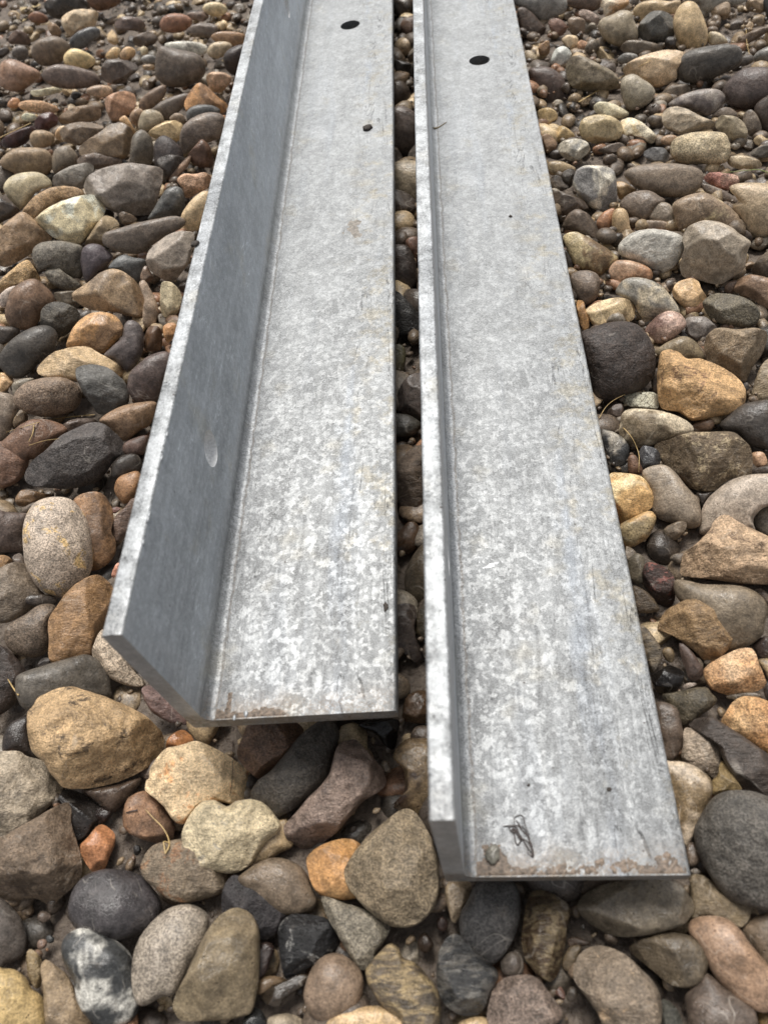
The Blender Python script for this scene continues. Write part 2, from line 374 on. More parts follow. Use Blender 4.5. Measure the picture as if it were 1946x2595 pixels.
def drill(me, cuts):
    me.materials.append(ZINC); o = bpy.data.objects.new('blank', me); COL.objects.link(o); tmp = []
    for p, ax in cuts:
        cm = cylinder_mesh(p, ax, 0.0148, 0.03); cm.materials.append(HOLE if ax == 0 else HOLE_DARK); c = bpy.data.objects.new('cutter', cm); COL.objects.link(c); tmp.append(c)
        m = o.modifiers.new('cut', 'BOOLEAN'); m.object = c; m.operation = 'DIFFERENCE'; m.solver = 'EXACT'; m.material_mode = 'TRANSFER'
    dg = bpy.context.evaluated_depsgraph_get(); dg.update()
    res = bpy.data.meshes.new_from_object(o.evaluated_get(dg))
    for c in tmp + [o]: bpy.data.objects.remove(c)
    res.shade_smooth()
    if hasattr(res, 'set_sharp_from_angle'): res.set_sharp_from_angle(angle=math.radians(32))
    return res
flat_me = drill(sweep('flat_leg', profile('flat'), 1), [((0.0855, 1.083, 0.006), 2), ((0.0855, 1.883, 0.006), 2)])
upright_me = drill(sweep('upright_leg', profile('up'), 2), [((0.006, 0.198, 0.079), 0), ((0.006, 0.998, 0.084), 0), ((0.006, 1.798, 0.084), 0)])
flat_me.name = 'flat_leg'; upright_me.name = 'upright_leg'
bars = []
for k, lab in enumerate(("left galvanised steel angle whose shaded upright has a bolt hole near its end",
                         "right galvanised steel angle reaching nearest the camera with brown mud on its cut end")):
    r = bpy.data.objects.new('steel_angle', None); COL.objects.link(r); r.matrix_world = Matrix(M_BAR[k].tolist())
    r.empty_display_size = 0.05
    r['label'] = lab; r['category'] = 'steel angle'; r['group'] = 'galvanised steel angles lying on the stones'
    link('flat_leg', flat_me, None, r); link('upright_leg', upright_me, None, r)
    bars.append(r)

def film(name, parent, mat, field, x0, x1, y0, y1, z, step=0.0011, thick=0.0004, axis='z'):
    """thin crust lying on a leg: cells where field>0, with real thickness fading at its rim"""
    nx = int((x1 - x0) / step); ny = int((y1 - y0) / step)
    X, Y = np.meshgrid(np.linspace(x0, x1, nx + 1), np.linspace(y0, y1, ny + 1))
    P = np.stack([X.ravel(), Y.ravel(), np.zeros(X.size)], 1); h = field(P)
    hz = np.clip(h, -0.3, 1.0)
    Zt = z + np.where(h > 0, thick * (0.3 + 0.7 * np.sqrt(np.clip(h, 0, 1))) * (0.8 + 0.35 * vnoise(P, 700, 5)), -0.0003)
    V = np.stack([P[:, 0], P[:, 1], Zt], 1) if axis == 'z' else np.stack([Zt, P[:, 0], P[:, 1]], 1)
    idx = np.arange(V.shape[0]).reshape(ny + 1, nx + 1)
    q = np.stack([idx[:-1, :-1].ravel(), idx[:-1, 1:].ravel(), idx[1:, 1:].ravel(), idx[1:, :-1].ravel()], 1)
    keep = (h[q] > 0).any(1); q = q[keep]
    used = np.unique(q); rm = -np.ones(len(V), int); rm[used] = np.arange(len(used))
    return link(name, make_mesh(name, V[used], rm[q]), mat, parent)
MUDF = plain('drying_mud', (0.165, 0.122, 0.088), 0.4, 0.6, 420, 0.0009)
T = THK
def f_right(P):
    x, y = P[:, 0], P[:, 1]
    n = fbm(P, 110, 3, 4) * 0.005
    reach = 0.0022 + 0.012 * np.exp(-((x - 0.030) / 0.016) ** 2) + 0.010 * np.exp(-((x - 0.138) / 0.010) ** 2) + 0.004 * np.exp(-((x - 0.10) / 0.02) ** 2)
    d = (reach + n * 1.1 - y) / 0.006
    d = np.where(x < 0.021, d - 0.3, d)
    holes = vnoise(P, 260, 9) * 0.9 + vnoise(P, 600, 10) * 0.9
    return np.where((x > LEG - 0.0025) | (y < 0.0008), -1, d + np.minimum(holes, 0.0) * 0.9)
film('mud_smear', bars[1], MUDF, f_right, 0.0205, LEG - 0.002, 0.0006, 0.034, T)
def f_left(P):
    x, y = P[:, 0], P[:, 1]
    d1 = (0.006 + fbm(P, 90, 13, 3) * 0.003 - y) / 0.004 - np.clip((x - 0.062) / 0.01, 0, 5)
    d2 = 1 - np.abs(x - 0.0275 - 0.002 * np.sin(y * 90)) / (0.0017 + 0.001 * vnoise(P, 200, 3)) - np.clip((y - 0.045) / 0.006, 0, 5)
    return np.where(y < 0.0008, -1, np.maximum(d1, np.where(y < 0.02, d2, -1)) + np.minimum(vnoise(P, 500, 11) + 0.1, 0) * 0.8)
film('mud_smear', bars[0], MUDF, f_left, 0.0205, 0.085, 0.0006, 0.06, T, thick=0.0003)
BROWN = plain('grey_silt', (0.25, 0.225, 0.195), 0.6, 0.35, 240, 0.0004)
def blob(cx, cy, rx, ry, seed, cut=0.0):
    def f(P): return 1 - np.hypot((P[:, 0] - cx) / rx, (P[:, 1] - cy) / ry) + fbm(P, 120, seed, 3) * 0.55 - cut
    return f
film('silt_spot', bars[0], BROWN, blob(0.1055, 0.563, 0.010, 0.018, 21, 0.15), 0.088, 0.124, 0.53, 0.60, T, thick=0.00012)
BRIGHT = plain('bare_scratch', (0.60, 0.61, 0.62), 0.4, 0.25, 500, 0.0002, 0.8)
def scr(P):
    a = np.array([0.038, 0.2266]); b = np.array([0.051, 0.2314]); d = b - a; L = np.linalg.norm(d); d /= L
    q = P[:, :2] - a; s = q @ d; w = q @ np.array([-d[1], d[0]])
    return np.where((s > 0) & (s < L), 1 - np.abs(w) / (0.0018 * np.sin(np.pi * np.clip(s / L, 0.05, 0.95)) + 1e-6), -1) + fbm(P, 420, 4, 2) * 0.9
film('bare_scratch', bars[1], BRIGHT, scr, 0.035, 0.054, 0.222, 0.236, T, 0.0005, 0.0001)
# drips of zinc frozen on the edges
BEAD = plain('zinc_bead', (0.36, 0.375, 0.385), 0.45, 0.2, 400, 0.0002, 0.5)
V2, F2 = ico(2)
def bead(k, p, s):
    V = V2 * np.array(s) * (1 + 0.18 * vnoise(V2, 2.3, int(p[1] * 1000))[:, None])
    return link('zinc_bead', make_mesh('zinc_bead', V, F2), BEAD, bars[k], p)
for (u, v) in ((331 / 2.458 + 240, 773 / 2.458 + 1000), (300 / 2.458 + 240, 690 / 2.458 + 1000), (290 / 2.458 + 240, 905 / 2.458 + 1000), (448 / 2.458 + 240, 240 / 2.458 + 1000), (420 / 2.458 + 240, 395 / 2.458 + 1000)):
    q = on_bar(0, u, v, 0, T); bead(0, (T, q[1], min(q[2], LEG - 0.001)), (0.0011, 0.0024, 0.0013))
for (u, v, s) in ((340 + 843 * .3014, 1740 + 262 * .3014, 0.0013), (340 + 940 * .3014, 1740 + 228 * .3014, 0.0016)):
    q = on_bar(0, u, v, 2, T); bead(0, (q[0], q[1], T), (s, s * 1.6, 0.0009))

# ------------------------------------------------------------------ traced stones
DATA = """# 0 0 640
4a4541 b m large dark grey rock in shadow : 290,10 420,-40 540,-20 575,30 560,75 470,95 400,130 340,110 300,60
6f4c33 o s brown rounded stone cut by the top edge : 580,-20 680,-50 780,-20 790,20 730,55 660,70 600,45
b39a78 b v cream blocky stone with brown veins : 412,110 480,65 560,60 650,75 640,130 620,180 520,190 470,240 440,215 410,160
85583c o s small russet lump : 190,105 240,75 300,100 320,140 270,155 205,140
5c5f66 o m glossy blue-grey oblong pebble with pale patch : 462,275 500,220 590,180 650,190 655,235 610,270 560,315 500,320
746454 o s large taupe egg-shaped pebble : 212,330 250,270 330,240 410,255 462,310 445,370 380,420 290,430 230,390
c9ae74 o s bright yellow-cream smooth pebble : 428,360 480,320 560,340 625,390 610,430 540,458 450,445 425,410
8d6a52 o m reddish speckled flat stone with white flecks : 0,450 30,400 90,392 180,430 250,465 262,510 200,560 130,600 60,590 0,550
6e5d55 o s long mauve-brown oval pebble : 285,500 310,450 390,425 500,440 610,475 655,520 640,560 560,578 420,580 320,550
6b6562 o s small round grey pebble at the left : 85,330 120,300 170,310 190,350 175,385 120,390 85,365
6b5344 b m dull brown stone buried in mud : 60,240 110,190 170,215 205,260 190,300 120,290 60,290
8b7052 b s small brown wedge stone : 310,170 340,140 390,175 410,220 385,245 340,235
6a5851 a s dark mauve angular stone with black hollow : 750,150 800,110 890,110 950,145 960,180 920,205 850,200 770,190
c0a478 b s small pale yellow lump : 705,230 740,190 770,230 785,275 760,300 710,275
8e5f42 o s reddish brown egg pebble : 1052,160 1080,110 1140,90 1220,100 1262,140 1235,190 1160,215 1080,205
c2ac82 o s cream oval pebble : 1332,55 1370,20 1440,18 1490,50 1485,85 1430,110 1370,95
786458 b s flat pinkish grey stone : 1220,90 1280,75 1350,80 1380,110 1340,145 1260,130
6a5b50 a s grey-brown triangular stone : 870,255 920,220 990,205 1040,250 1020,290 950,310 890,300
6f625a a s grey wedge stone beside dark hollow : 1215,200 1290,155 1370,150 1430,170 1425,215 1380,250 1290,240
94704c o s tan-brown flat oval stone : 1390,250 1420,215 1510,208 1600,225 1610,265 1560,300 1460,290
d0ccc4 o m white topped grey pebble : 1085,290 1150,275 1270,275 1355,300 1365,335 1320,360 1200,350 1110,335
665a50 o s large dark grey-brown boulder pebble : 1035,350 1060,305 1160,325 1290,355 1340,410 1345,480 1290,540 1200,570 1100,560 1035,510 1025,440
a9977a o s beige triangular pebble : 1365,330 1400,285 1480,275 1525,300 1500,345 1440,380 1380,370
4e4443 o s dark purple-brown pebble against the bar : 1470,390 1500,330 1590,295 1640,330 1610,420 1560,490 1500,470
9b7854 b m sandy brown block : 1350,500 1400,470 1480,480 1530,510 1500,560 1450,615 1380,590
c29a5c o s small yellow double lump : 705,350 750,310 790,325 780,375 740,388 700,380
bd945a o s small ochre pebble : 795,345 830,310 880,320 890,360 850,392 800,385
7a7a7c o s tiny banded grey pebble : 928,385 960,362 1010,365 1035,395 1010,415 950,415
ad9b76 o s tiny pale green-cream pebble : 925,320 950,305 975,330 965,360 935,360
9c7c4d b s tiny flat ochre chip : 932,430 980,422 1030,432 1010,460 950,462
6d6058 b m lumpy mauve-grey stone : 670,440 700,395 770,390 850,400 905,430 900,470 850,500 830,545 750,555 680,530 668,490
b59574 o m pink and cream oval pebble : 568,595 620,565 700,562 738,590 730,625 660,640 600,625
a67a58 b s salmon pink triangular stone : 690,650 750,610 830,597 885,620 895,670 880,720 830,770 780,800 730,790 700,720
7f6753 o s elongated brown striped pebble : 915,680 960,620 1030,575 1085,560 1090,610 1050,670 990,715 930,720
6a6059 o s dark grey lens pebble : 1012,710 1080,660 1170,625 1245,615 1235,670 1180,730 1120,775 1060,770 1030,740
b07e44 a m orange-brown angular rock with lit top edge : 1212,680 1250,600 1310,540 1370,575 1430,640 1490,680 1500,720 1450,750 1380,720 1290,700 1230,740
5f6266 o s blue-grey smooth pebble : 1228,745 1270,700 1340,688 1410,700 1450,735 1400,760 1310,790 1250,810
7f7065 o m large mauve-grey oval stone : 1190,880 1215,820 1290,765 1380,740 1460,760 1480,830 1450,900 1380,930 1290,960 1220,1010 1190,960
6c4c38 a s dark reddish brown wedge : 1225,1035 1290,950 1330,910 1380,960 1400,1030 1400,1100 1300,1100
d8cfae b v white chalky bark-like chip : 192,595 260,590 330,575 405,572 410,600 330,625 230,640
a97340 o s small orange nugget : 55,680 80,645 125,650 135,690 105,712 60,705
b0865a o p long flat sandy orange stone : 125,690 160,665 260,662 350,690 388,715 350,745 240,740 150,720
d5cda6 b s little cream chip : 142,765 170,740 240,755 245,785 200,800 150,790
5e3530 a m dark red rock chunk : 225,800 270,750 340,735 385,770 380,820 320,850 250,860
7b6348 b s dull ochre-grey slab : 390,770 430,735 500,700 590,690 660,710 665,770 620,800 520,800 430,820 390,800
52312d b m dark red rock pitted with black : 0,930 60,880 130,850 200,830 270,830 215,880 180,940 100,975 30,970 0,960
9a8161 o s dull tan round stone : 200,900 230,860 300,860 355,890 350,940 290,970 220,960
ae8a5e o s small pale tan crescent pebble : 365,880 390,835 430,830 410,870 400,920 375,915
75634f b s broad brown flat stone : 390,860 440,820 530,800 620,810 690,835 660,890 600,930 520,960 430,930
776248 b s big brown-olive faceted stone : 520,970 580,920 660,870 720,820 800,805 860,840 880,900 870,960 830,1040 740,1060 600,1050 530,1020
b38b55 o s thin tan pebble edge : 785,790 820,760 850,790 880,840 892,880 860,870 820,820
96795c o s small sandy oval : 855,760 890,715 940,725 945,780 910,830 870,810
91856d o s pale grey-green egg pebble : 915,790 945,730 1010,722 1060,750 1075,800 1020,840 960,865 915,850
b59c6c b s yellow-cream lumpy stone : 975,870 1030,825 1090,800 1150,790 1205,820 1215,880 1180,930 1100,920 1010,910
786650 o s small dull brown pebble : 1115,780 1150,745 1200,755 1220,800 1190,810 1140,795
6d665d o s tall grey oval pebble standing upright : 862,960 880,890 930,855 980,890 1008,960 1005,1050 960,1100 880,1090 860,1030
4b4242 o s dark charcoal-purple stone : 1015,970 1040,910 1090,895 1160,940 1200,1000 1200,1090 1120,1130 1030,1100
# 0 400 560
8a7458 o s big olive-brown rounded stone : 10,20 100,-60 220,-75 340,-60 395,0 390,80 330,130 200,140 110,110 30,70
7b6f60 o s taupe upright pebble : 395,10 420,-60 500,-90 560,-50 590,20 560,60 470,90 420,120 395,80
6a5a4f b m mauve-brown mottled stone : 570,30 620,-20 720,-40 850,-30 920,-5 915,40 850,80 760,90 650,70
625850 o s dusky grey stone on the left edge : -30,100 20,60 80,80 115,140 90,200 30,260 -30,250
a39878 o s pale sage smooth pebble : 35,210 80,150 170,115 280,112 360,150 388,210 330,230 260,270 200,350 150,385 90,320 45,260
7c7873 b v grey and white streaked stone : 400,140 470,90 560,55 650,35 710,60 700,110 650,170 630,230 540,220 460,210 405,215
97774b o p ochre speckled stone : 180,400 220,340 280,280 380,230 470,215 570,225 628,265 600,300 480,310 370,370 300,420 260,455 220,420
bdb18c b m large cream flat-topped stone with grey patches : 270,460 340,390 460,330 590,290 690,275 750,310 790,390 770,450 710,510 660,590 610,650 540,640 410,600 330,530
776e68 b s large grey-mauve broken pebble with rust spot : 638,200 670,140 740,95 860,60 950,38 1080,55 1220,80 1215,180 1190,260 1170,340 1130,420 1040,430 900,420 800,370 720,310 650,260
4f4845 b s dark rock in shadow : 1170,10 1280,-30 1400,0 1380,60 1290,140 1250,180 1215,100
8a6b52 a s rusty brown thin wedge : 1255,160 1330,80 1400,0 1440,-20 1420,60 1350,130 1290,180
b98e6a b p peach orange quartz lump : 1325,170 1380,115 1460,125 1540,105 1600,150 1560,230 1480,270 1420,310 1390,290 1380,230
5c5e60 o m slate-blue grey tilted pebble : 1115,460 1160,380 1210,300 1250,240 1320,215 1370,250 1385,340 1370,430 1300,450 1180,455
b59a70 o s warm tan pebble half hidden by the bar : 1365,440 1400,370 1460,300 1540,250 1600,300 1560,450 1500,540 1430,560 1385,510
6d5a46 b m brown chip : 890,420 930,400 1000,430 1040,465 980,500 910,500
8c7a5c a s flat olive-tan slab : 630,650 690,560 740,480 790,430 870,460 905,510 830,540 790,570 800,660 720,670
6e6259 o s long dark grey-brown spindle pebble : 778,600 800,560 900,530 1040,490 1180,460 1300,440 1370,460 1385,500 1330,545 1230,590 1150,650 1070,710 960,715 860,690 790,650
857b72 b s big grey stone leaning on the bar : 1105,760 1120,700 1180,640 1280,570 1360,550 1470,565 1440,700 1410,810 1370,850 1310,930 1240,920 1150,860 1110,810
8f7352 b v large rough olive-brown rock with crystalline seams : -20,560 60,480 170,400 260,470 330,530 400,610 300,660 230,720 150,770 60,820 -20,800
55483e b m dark muddy clump : -30,300 40,280 100,340 160,400 100,440 20,480 -30,520
6b665d o p rough speckled charcoal egg stone : 250,720 270,670 340,635 450,628 560,645 620,680 615,790 620,880 560,920 450,880 360,830 300,850 265,790
59505a o s purple-grey upright pebble : 610,760 630,680 680,650 750,655 820,710 850,750 800,810 730,870 670,930 640,910 620,840
5a5f64 o s blue-grey stone behind the tan stone : 820,830 860,770 930,730 1000,750 1090,770 1070,850 1050,930 960,900 880,840
a78753 b p yellow sandy block : 0,920 60,870 150,790 215,760 260,830 310,910 300,940 200,925 100,960 20,1010 -20,1010
6a6459 b p grey-green tapered rough stone : 338,860 370,805 430,800 480,860 560,910 615,960 580,990 520,1000 430,970 365,920
7c5f48 o s brown cylinder-like stone : 60,1080 100,990 180,930 270,915 330,960 390,1020 410,1090 350,1120 310,1190 250,1270 120,1280 50,1200
957c5c b m large tan three-cornered stone with faint rings : 545,1020 600,980 680,930 750,870 830,835 920,850 1010,920 1070,1000 1085,1090 1070,1190 970,1185 860,1150 700,1145 620,1110 560,1060
8c7865 o s pinkish grey thin upright pebble : 1045,950 1090,925 1130,990 1170,1070 1190,1170 1150,1270 1080,1250 1075,1150 1085,1050
a29371 b s pale tan half pebble beside the bar : 1205,1000 1220,930 1290,935 1340,980 1370,1050 1330,1180 1230,1200 1205,1120
565149 b p dark grey-green pitted stone : 310,1160 340,1110 420,1080 510,1095 580,1140 605,1190 560,1280 480,1340 370,1350 310,1280
7d6553 b s dim brown stone : 1055,880 1090,800 1130,850 1160,900 1120,930 1060,930
746a5c b s grey stone under the block : 400,1010 520,1000 600,1000 540,1050 560,1100 480,1110 420,1060
8f8078 o s pale mauve pebble at left edge : 0,1040 60,980 130,965 80,1040 50,1120 10,1110
# 0 800 500
554b44 o s dark flat oval pebble on the left edge : -40,110 60,92 140,95 170,130 130,185 60,230 -40,270
524e4b o s large smooth charcoal oval pebble : 0,350 60,250 150,170 260,110 360,88 440,110 485,170 480,260 420,330 330,400 260,470 180,520 90,510 20,440 0,400
b08348 a m golden brown faceted block : 570,230 600,130 670,40 760,-20 880,-30 980,10 1040,100 1020,170 930,260 860,325 750,270 640,275 575,270
5d5456 o s purple-grey curved pebble behind the gold block : 880,330 950,260 1030,180 1050,80 1100,45 1170,75 1205,150 1200,300 1150,400 1080,470 1010,410 950,360
a48a60 b v long sand-coloured stone with wavy top : 315,450 380,370 480,300 600,268 740,258 830,320 940,370 1040,450 1085,500 1070,555 1000,520 850,480 680,560 560,540 430,520 340,500
5f6061 b v dark slate stone with metallic white veins : 640,450 690,425 790,412 890,430 970,480 1050,560 1090,650 1080,740 980,790 900,830 820,820 790,760 740,700 690,620 650,530
5c4d4b o s dark plum round stone by the bar : 1080,570 1100,480 1170,410 1260,340 1400,310 1460,400 1400,560 1320,720 1160,725 1090,640
6b4b2f a s small dark amber chip : 1215,190 1250,90 1340,85 1370,170 1360,290 1280,300 1215,290
a87437 b s orange chip touching the bar : 1370,80 1470,50 1500,130 1420,240 1380,180
caa06a a s peach angular chip on the left edge : -20,480 50,482 130,545 60,625 -20,650
7f776a o s small grey pebble behind brown oval : 105,610 120,560 200,530 290,530 240,580 160,640 130,680
7b6653 o p broad brown oval pebble : 125,690 170,610 270,550 400,522 530,525 630,575 680,660 660,750 600,800 480,835 350,845 240,810 150,760
837568 o s taupe pebble cut by the left edge : -60,670 40,655 110,680 160,750 130,840 110,920 60,1010 0,1060 -60,1060
7f6b52 a s small brown wedge between pebbles : 110,880 180,775 240,840 235,890 170,910 120,945
73523c o s reddish brown stone under dry straw : 0,1090 90,1000 180,920 280,875 400,880 500,910 580,960 480,1040 400,1120 330,1190 240,1210 200,1250 60,1250 0,1180
7a5844 o v rust brown pebble with dark cracks at left edge : -40,1100 60,1060 180,1040 248,1075 245,1160 240,1240 200,1340 100,1420 -40,1420
826548 o s smooth sandy brown lens pebble : 845,880 930,810 1040,760 1160,735 1310,735 1270,900 1180,960 1090,1030 1020,1050 960,980 880,910
4f4a4b b p large dark pitted rock with white flecks : 215,1327 280,1220 400,1130 500,1020 620,960 740,905 850,905 920,950 980,1000 1040,1070 1040,1150 950,1220 900,1300 820,1400 600,1450 350,1440 230,1400
5f463c o s dim brown pebble in the gap : 1040,1090 1110,1040 1240,1010 1220,1130 1190,1170 1060,1165
5b4a40 b s dark brown stone behind the pitted rock : 500,940 600,870 760,860 850,890 740,910 620,960 560,990
46403d o s black-brown stone in shadow by the bar : 960,1230 1060,1170 1150,1170 1190,1230 1180,1320 1080,1370 950,1360
# 0 1180 460
7a5a33 b s ochre lump below the pitted rock : 135,310 200,215 300,230 420,260 520,260 440,320 330,340 230,375 170,370
695c52 o s small dim taupe stone behind the spotted pebble : 200,420 260,360 350,330 400,360 330,420 250,440
9a8c80:caa550 o k big pale speckled pebble with gold and black blotches : 222,600 245,480 310,370 400,315 520,298 640,320 720,390 790,500 830,640 848,800 835,930 780,1040 680,1130 570,1185 460,1165 360,1100 290,1000 240,880 225,750
8a653f b m brown knobbly stone behind the speckled pebble : 670,310 760,270 860,245 950,270 1020,370 1040,480 1010,600 1060,680 1055,800 990,890 880,955 800,950 760,700 690,450
64544e o s long mauve-brown pebble on the left edge : -60,430 60,428 180,435 260,450 240,560 220,680 225,770 110,785 0,785 -60,780
93683c o s orange-brown pebble touching the bar edge : 1050,210 1080,120 1150,80 1260,55 1300,150 1230,290 1140,345 1080,290
6d564a b v reddish grey ridged stone under the bar : 1010,560 1060,460 1160,370 1200,300 1300,300 1250,500 1130,680 1060,700 1020,640
7a4a3e b s small pink-brown chip : 1020,385 1080,375 1110,395 1060,440 1030,430
8c6a40 b s small mustard pebble at the left edge : -40,820 60,818 130,870 60,930 -20,965
736658 b v large olive-taupe stone with a step and fine sand : -60,980 60,910 150,890 240,900 280,1020 350,1130 430,1190 440,1240 330,1290 200,1370 90,1430 -60,1440
5f5249 b m dark grey-brown stone wedged beneath : 110,830 200,790 230,880 280,990 330,1070 260,1060 200,980 140,900
67584a o k dark olive speckled egg pebble : 60,1500 130,1430 230,1370 340,1290 440,1270 510,1300 480,1400 455,1520 460,1640 400,1720 300,1750 160,1720 70,1640
8d683a b v large golden brown rough block beside the bar corner : 445,1400 520,1300 590,1190 680,1110 800,1030 900,1000 1010,1080 1060,1200 990,1450 940,1620 900,1740 700,1780 540,1830 450,1760 460,1600
a86b50 b s small salmon sliver beside the bar : 1020,990 1060,900 1100,880 1080,1000 1030,1030
453c36 o m dark brown round stone under the grey pebbles : 200,1230 300,1180 480,1190 520,1250 450,1290 330,1290
# 0 1560 440
5e5953 o s grey-brown brick-shaped pebble with fractured end : 165,650 180,580 270,535 400,490 560,440 720,395 820,378 920,420 1000,500 1040,590 1050,690 1040,770 900,800 700,800 500,830 400,850 300,900 220,860 175,760
4a3d37 o v wet dark brown stone at the left edge with grain : -60,320 40,310 130,380 220,490 245,560 180,640 180,760 120,860 0,950 -60,960
a28458:3a3028 b g biggest sandy tan boulder with black specks and bumpy face : 280,920 330,880 370,780 470,740 600,695 700,695 850,740 1000,790 1150,850 1290,910 1430,1010 1530,1130 1550,1230 1510,1330 1400,1440 1250,1530 1080,1590 900,1630 720,1640 600,1625 560,1560 500,1500 450,1400 340,1310 300,1180 278,1060
978877 b p pale pinkish grey stone under the bar corner : 870,380 930,200 1000,120 1150,300 1250,500 1350,600 1400,660 1300,680 1160,650 1050,590 980,480
6d5452 b v mauve striped slab below the bar end : 1350,690 1450,660 1600,800 1750,950 1800,1040 1660,1030 1560,990 1450,920 1390,820
433b39 o w wet black-brown stone beneath the boulder : 30,1280 60,1090 160,1000 280,960 280,1080 300,1220 340,1310 430,1380 400,1400 250,1350 110,1310
3f3836 b p small black crumbly stone : 350,490 390,420 450,395 520,430 460,480
# 340 1740 500
93590f b w rust orange end of a wet stone : 270,520 280,440 350,380 420,360 480,410 510,460 420,500 340,530
b79e76:c9863a b g cream quartz stone with rust stained foot : 140,700 200,600 270,520 400,500 510,462 620,500 760,570 880,650 980,730 1020,810 1010,900 960,950 820,985 700,960 560,990 480,1090 430,1145 370,1140 310,1080 250,980 160,910 95,870 110,790 150,770
c4b28e:8f8a80 o g pale cream heart-shaped stone with notch : 415,1230 450,1140 520,1040 600,970 680,960 750,1000 790,1015 860,975 980,958 1080,990 1160,1080 1225,1170 1180,1240 1100,1310 1040,1400 980,1490 900,1545 800,1560 640,1530 520,1500 450,1400 420,1300
6a4c35 b p brown rough stone below the bar end : 875,520 930,420 950,320 1150,290 1350,290 1430,360 1390,450 1300,560 1200,680 1080,780 1000,740 930,660 880,600
4a443e o p long dark charcoal grainy cucumber-shaped pebble : 990,900 1040,800 1150,710 1250,600 1370,450 1480,350 1560,300 1680,320 1715,420 1680,560 1650,700 1560,840 1440,940 1310,1040 1210,1080 1120,1010 1020,960
7d6a62:55464a b g mauve-brown three-cornered rough rock : 1260,1160 1350,1080 1460,940 1560,850 1650,730 1690,560 1740,470 1860,440 1900,500 2020,640 2100,720 2120,820 2030,900 1920,960 1820,1080 1700,1220 1560,1330 1420,1380 1310,1300 1270,1230
8a744f o s olive-tan stone behind the heart stone : 1000,1470 1060,1330 1150,1220 1220,1130 1290,1130 1310,1250 1330,1340 1220,1400 1100,1470
8d6748 b m orange-brown wet cobble lying in mud : -90,1100 -60,950 20,900 100,880 180,920 260,1020 310,1110 345,1200 310,1290 230,1315 100,1290 -20,1250 -80,1190
2b2624 b w small wet black gravel bit : -10,1350 30,1325 65,1360 50,1410 10,1425
# 0 1900 460
8f8372 b g large pale grey stone with chipped corner at left : -80,30 60,20 190,25 240,70 330,90 420,110 450,190 540,230 580,330 540,430 450,510 350,610 230,710 120,770 0,800 -80,800
746250:5d4c3e b g large flat brown slab with jagged corner : -60,860 100,760 280,660 450,560 590,490 640,480 655,560 640,640 650,740 700,860 730,980 750,1100 720,1200 600,1300 500,1400 460,1420 340,1340 200,1360 80,1390 -60,1300
35302f b w black angular shiny stone : 520,480 580,370 680,370 800,430 880,470 940,560 920,660 870,720 790,800 710,840 660,780 650,640 620,520
57463a o w thin wet brown slab in muddy water : 780,380 900,350 1080,320 1280,260 1250,350 1150,460 1040,570 960,540 880,470
3c2f2c b w small dark maroon wedge : 900,520 1000,550 1040,580 980,660 890,690 870,600
a0632a a s glossy orange amber nugget : 735,870 800,810 900,690 960,690 1050,760 1055,860 1000,980 960,1100 850,1120 790,1030 745,960
7a6b58:8a5c30 o g taupe cobble with rust spot : 1300,1060 1340,960 1420,880 1540,840 1720,815 1850,850 1950,920 2080,1100 2110,1180 2050,1280 1900,1350 1700,1390 1560,1360 1430,1260 1330,1170
47444a o s dark slate-grey rounded cobble : 640,1420 680,1290 760,1180 880,1120 1020,1100 1180,1120 1310,1180 1400,1290 1460,1400 1450,1540 1370,1640 1240,1700 1060,1740 880,1720 720,1640 650,1530
# 0 2190 460
5a5350 o s dark grey-brown cobble cut by the left edge near the bottom : -120,330 -20,310 50,340 130,420 200,520 240,650 230,770 180,850 60,900 0,960 -120,940
a58b4e o s mustard yellow boulder in the bottom left corner : -80,985 40,965 140,975 240,1050 290,1140 380,1210 410,1330 400,1500 200,1600 -80,1600
7d6a45 b v wet ochre-brown elongated pebble : 245,800 290,775 370,840 400,940 385,1060 380,1120 330,1140 280,1080 250,960
8a7558 a v striped flaky green-tan rock at the bottom edge : 385,900 430,870 500,930 600,1000 660,1080 700,1200 760,1330 850,1460 700,1560 430,1560 410,1300 400,1100 375,980
3f4348:9a9c9c o m glossy blue-black pebble with white cloud : 575,750 620,660 730,600 850,600 1000,680 1130,760 1200,850 1230,1000 1260,1180 1250,1330 1160,1440 1000,1480 880,1460 780,1370 710,1240 680,1080 620,960 580,860
7f766c o k speckled granite-like grey egg stone : 1215,980 1240,800 1310,640 1430,500 1560,410 1720,380 1850,430 1900,520 1880,680 1800,850 1720,1000 1600,1170 1480,1200 1340,1275 1260,1260 1220,1130
5d5048 o w small wet pebble set in mud : 350,470 380,430 430,435 470,475 440,520 390,535 350,505
70584c o w tiny pink-brown pebble in mud : 345,720 370,690 425,690 430,740 390,775 350,765
3d4145 o w tiny blue-grey pebble in mud : 425,670 460,645 500,680 485,715 440,715
# 440 2160 460
77694f:55483a b s tall taupe finger-like stone with cut dark end : 0,1400 40,1280 110,1150 180,990 260,820 340,680 420,590 510,530 600,515 680,550 740,630 775,760 780,950 770,1150 730,1400 680,1480 480,1520 250,1530 60,1530
6c5c4a o s brown rounded stone with broken dark face : 600,250 680,170 780,100 900,60 1030,70 1150,130 1220,220 1260,330 1300,440 1250,520 1130,560 1000,560 850,480 700,360
39353a b p rough black-purple rock : 450,520 450,380 500,260 560,210 640,240 760,310 900,380 1010,450 1060,540 990,640 930,740 850,790 760,800 600,750 480,640
2c2d32:77797c a g shiny black angular flint with pale facet : 960,700 1010,620 1090,560 1250,575 1400,610 1480,720 1520,820 1450,910 1350,1000 1240,1040 1130,1100 1040,1160 1000,1060 970,880
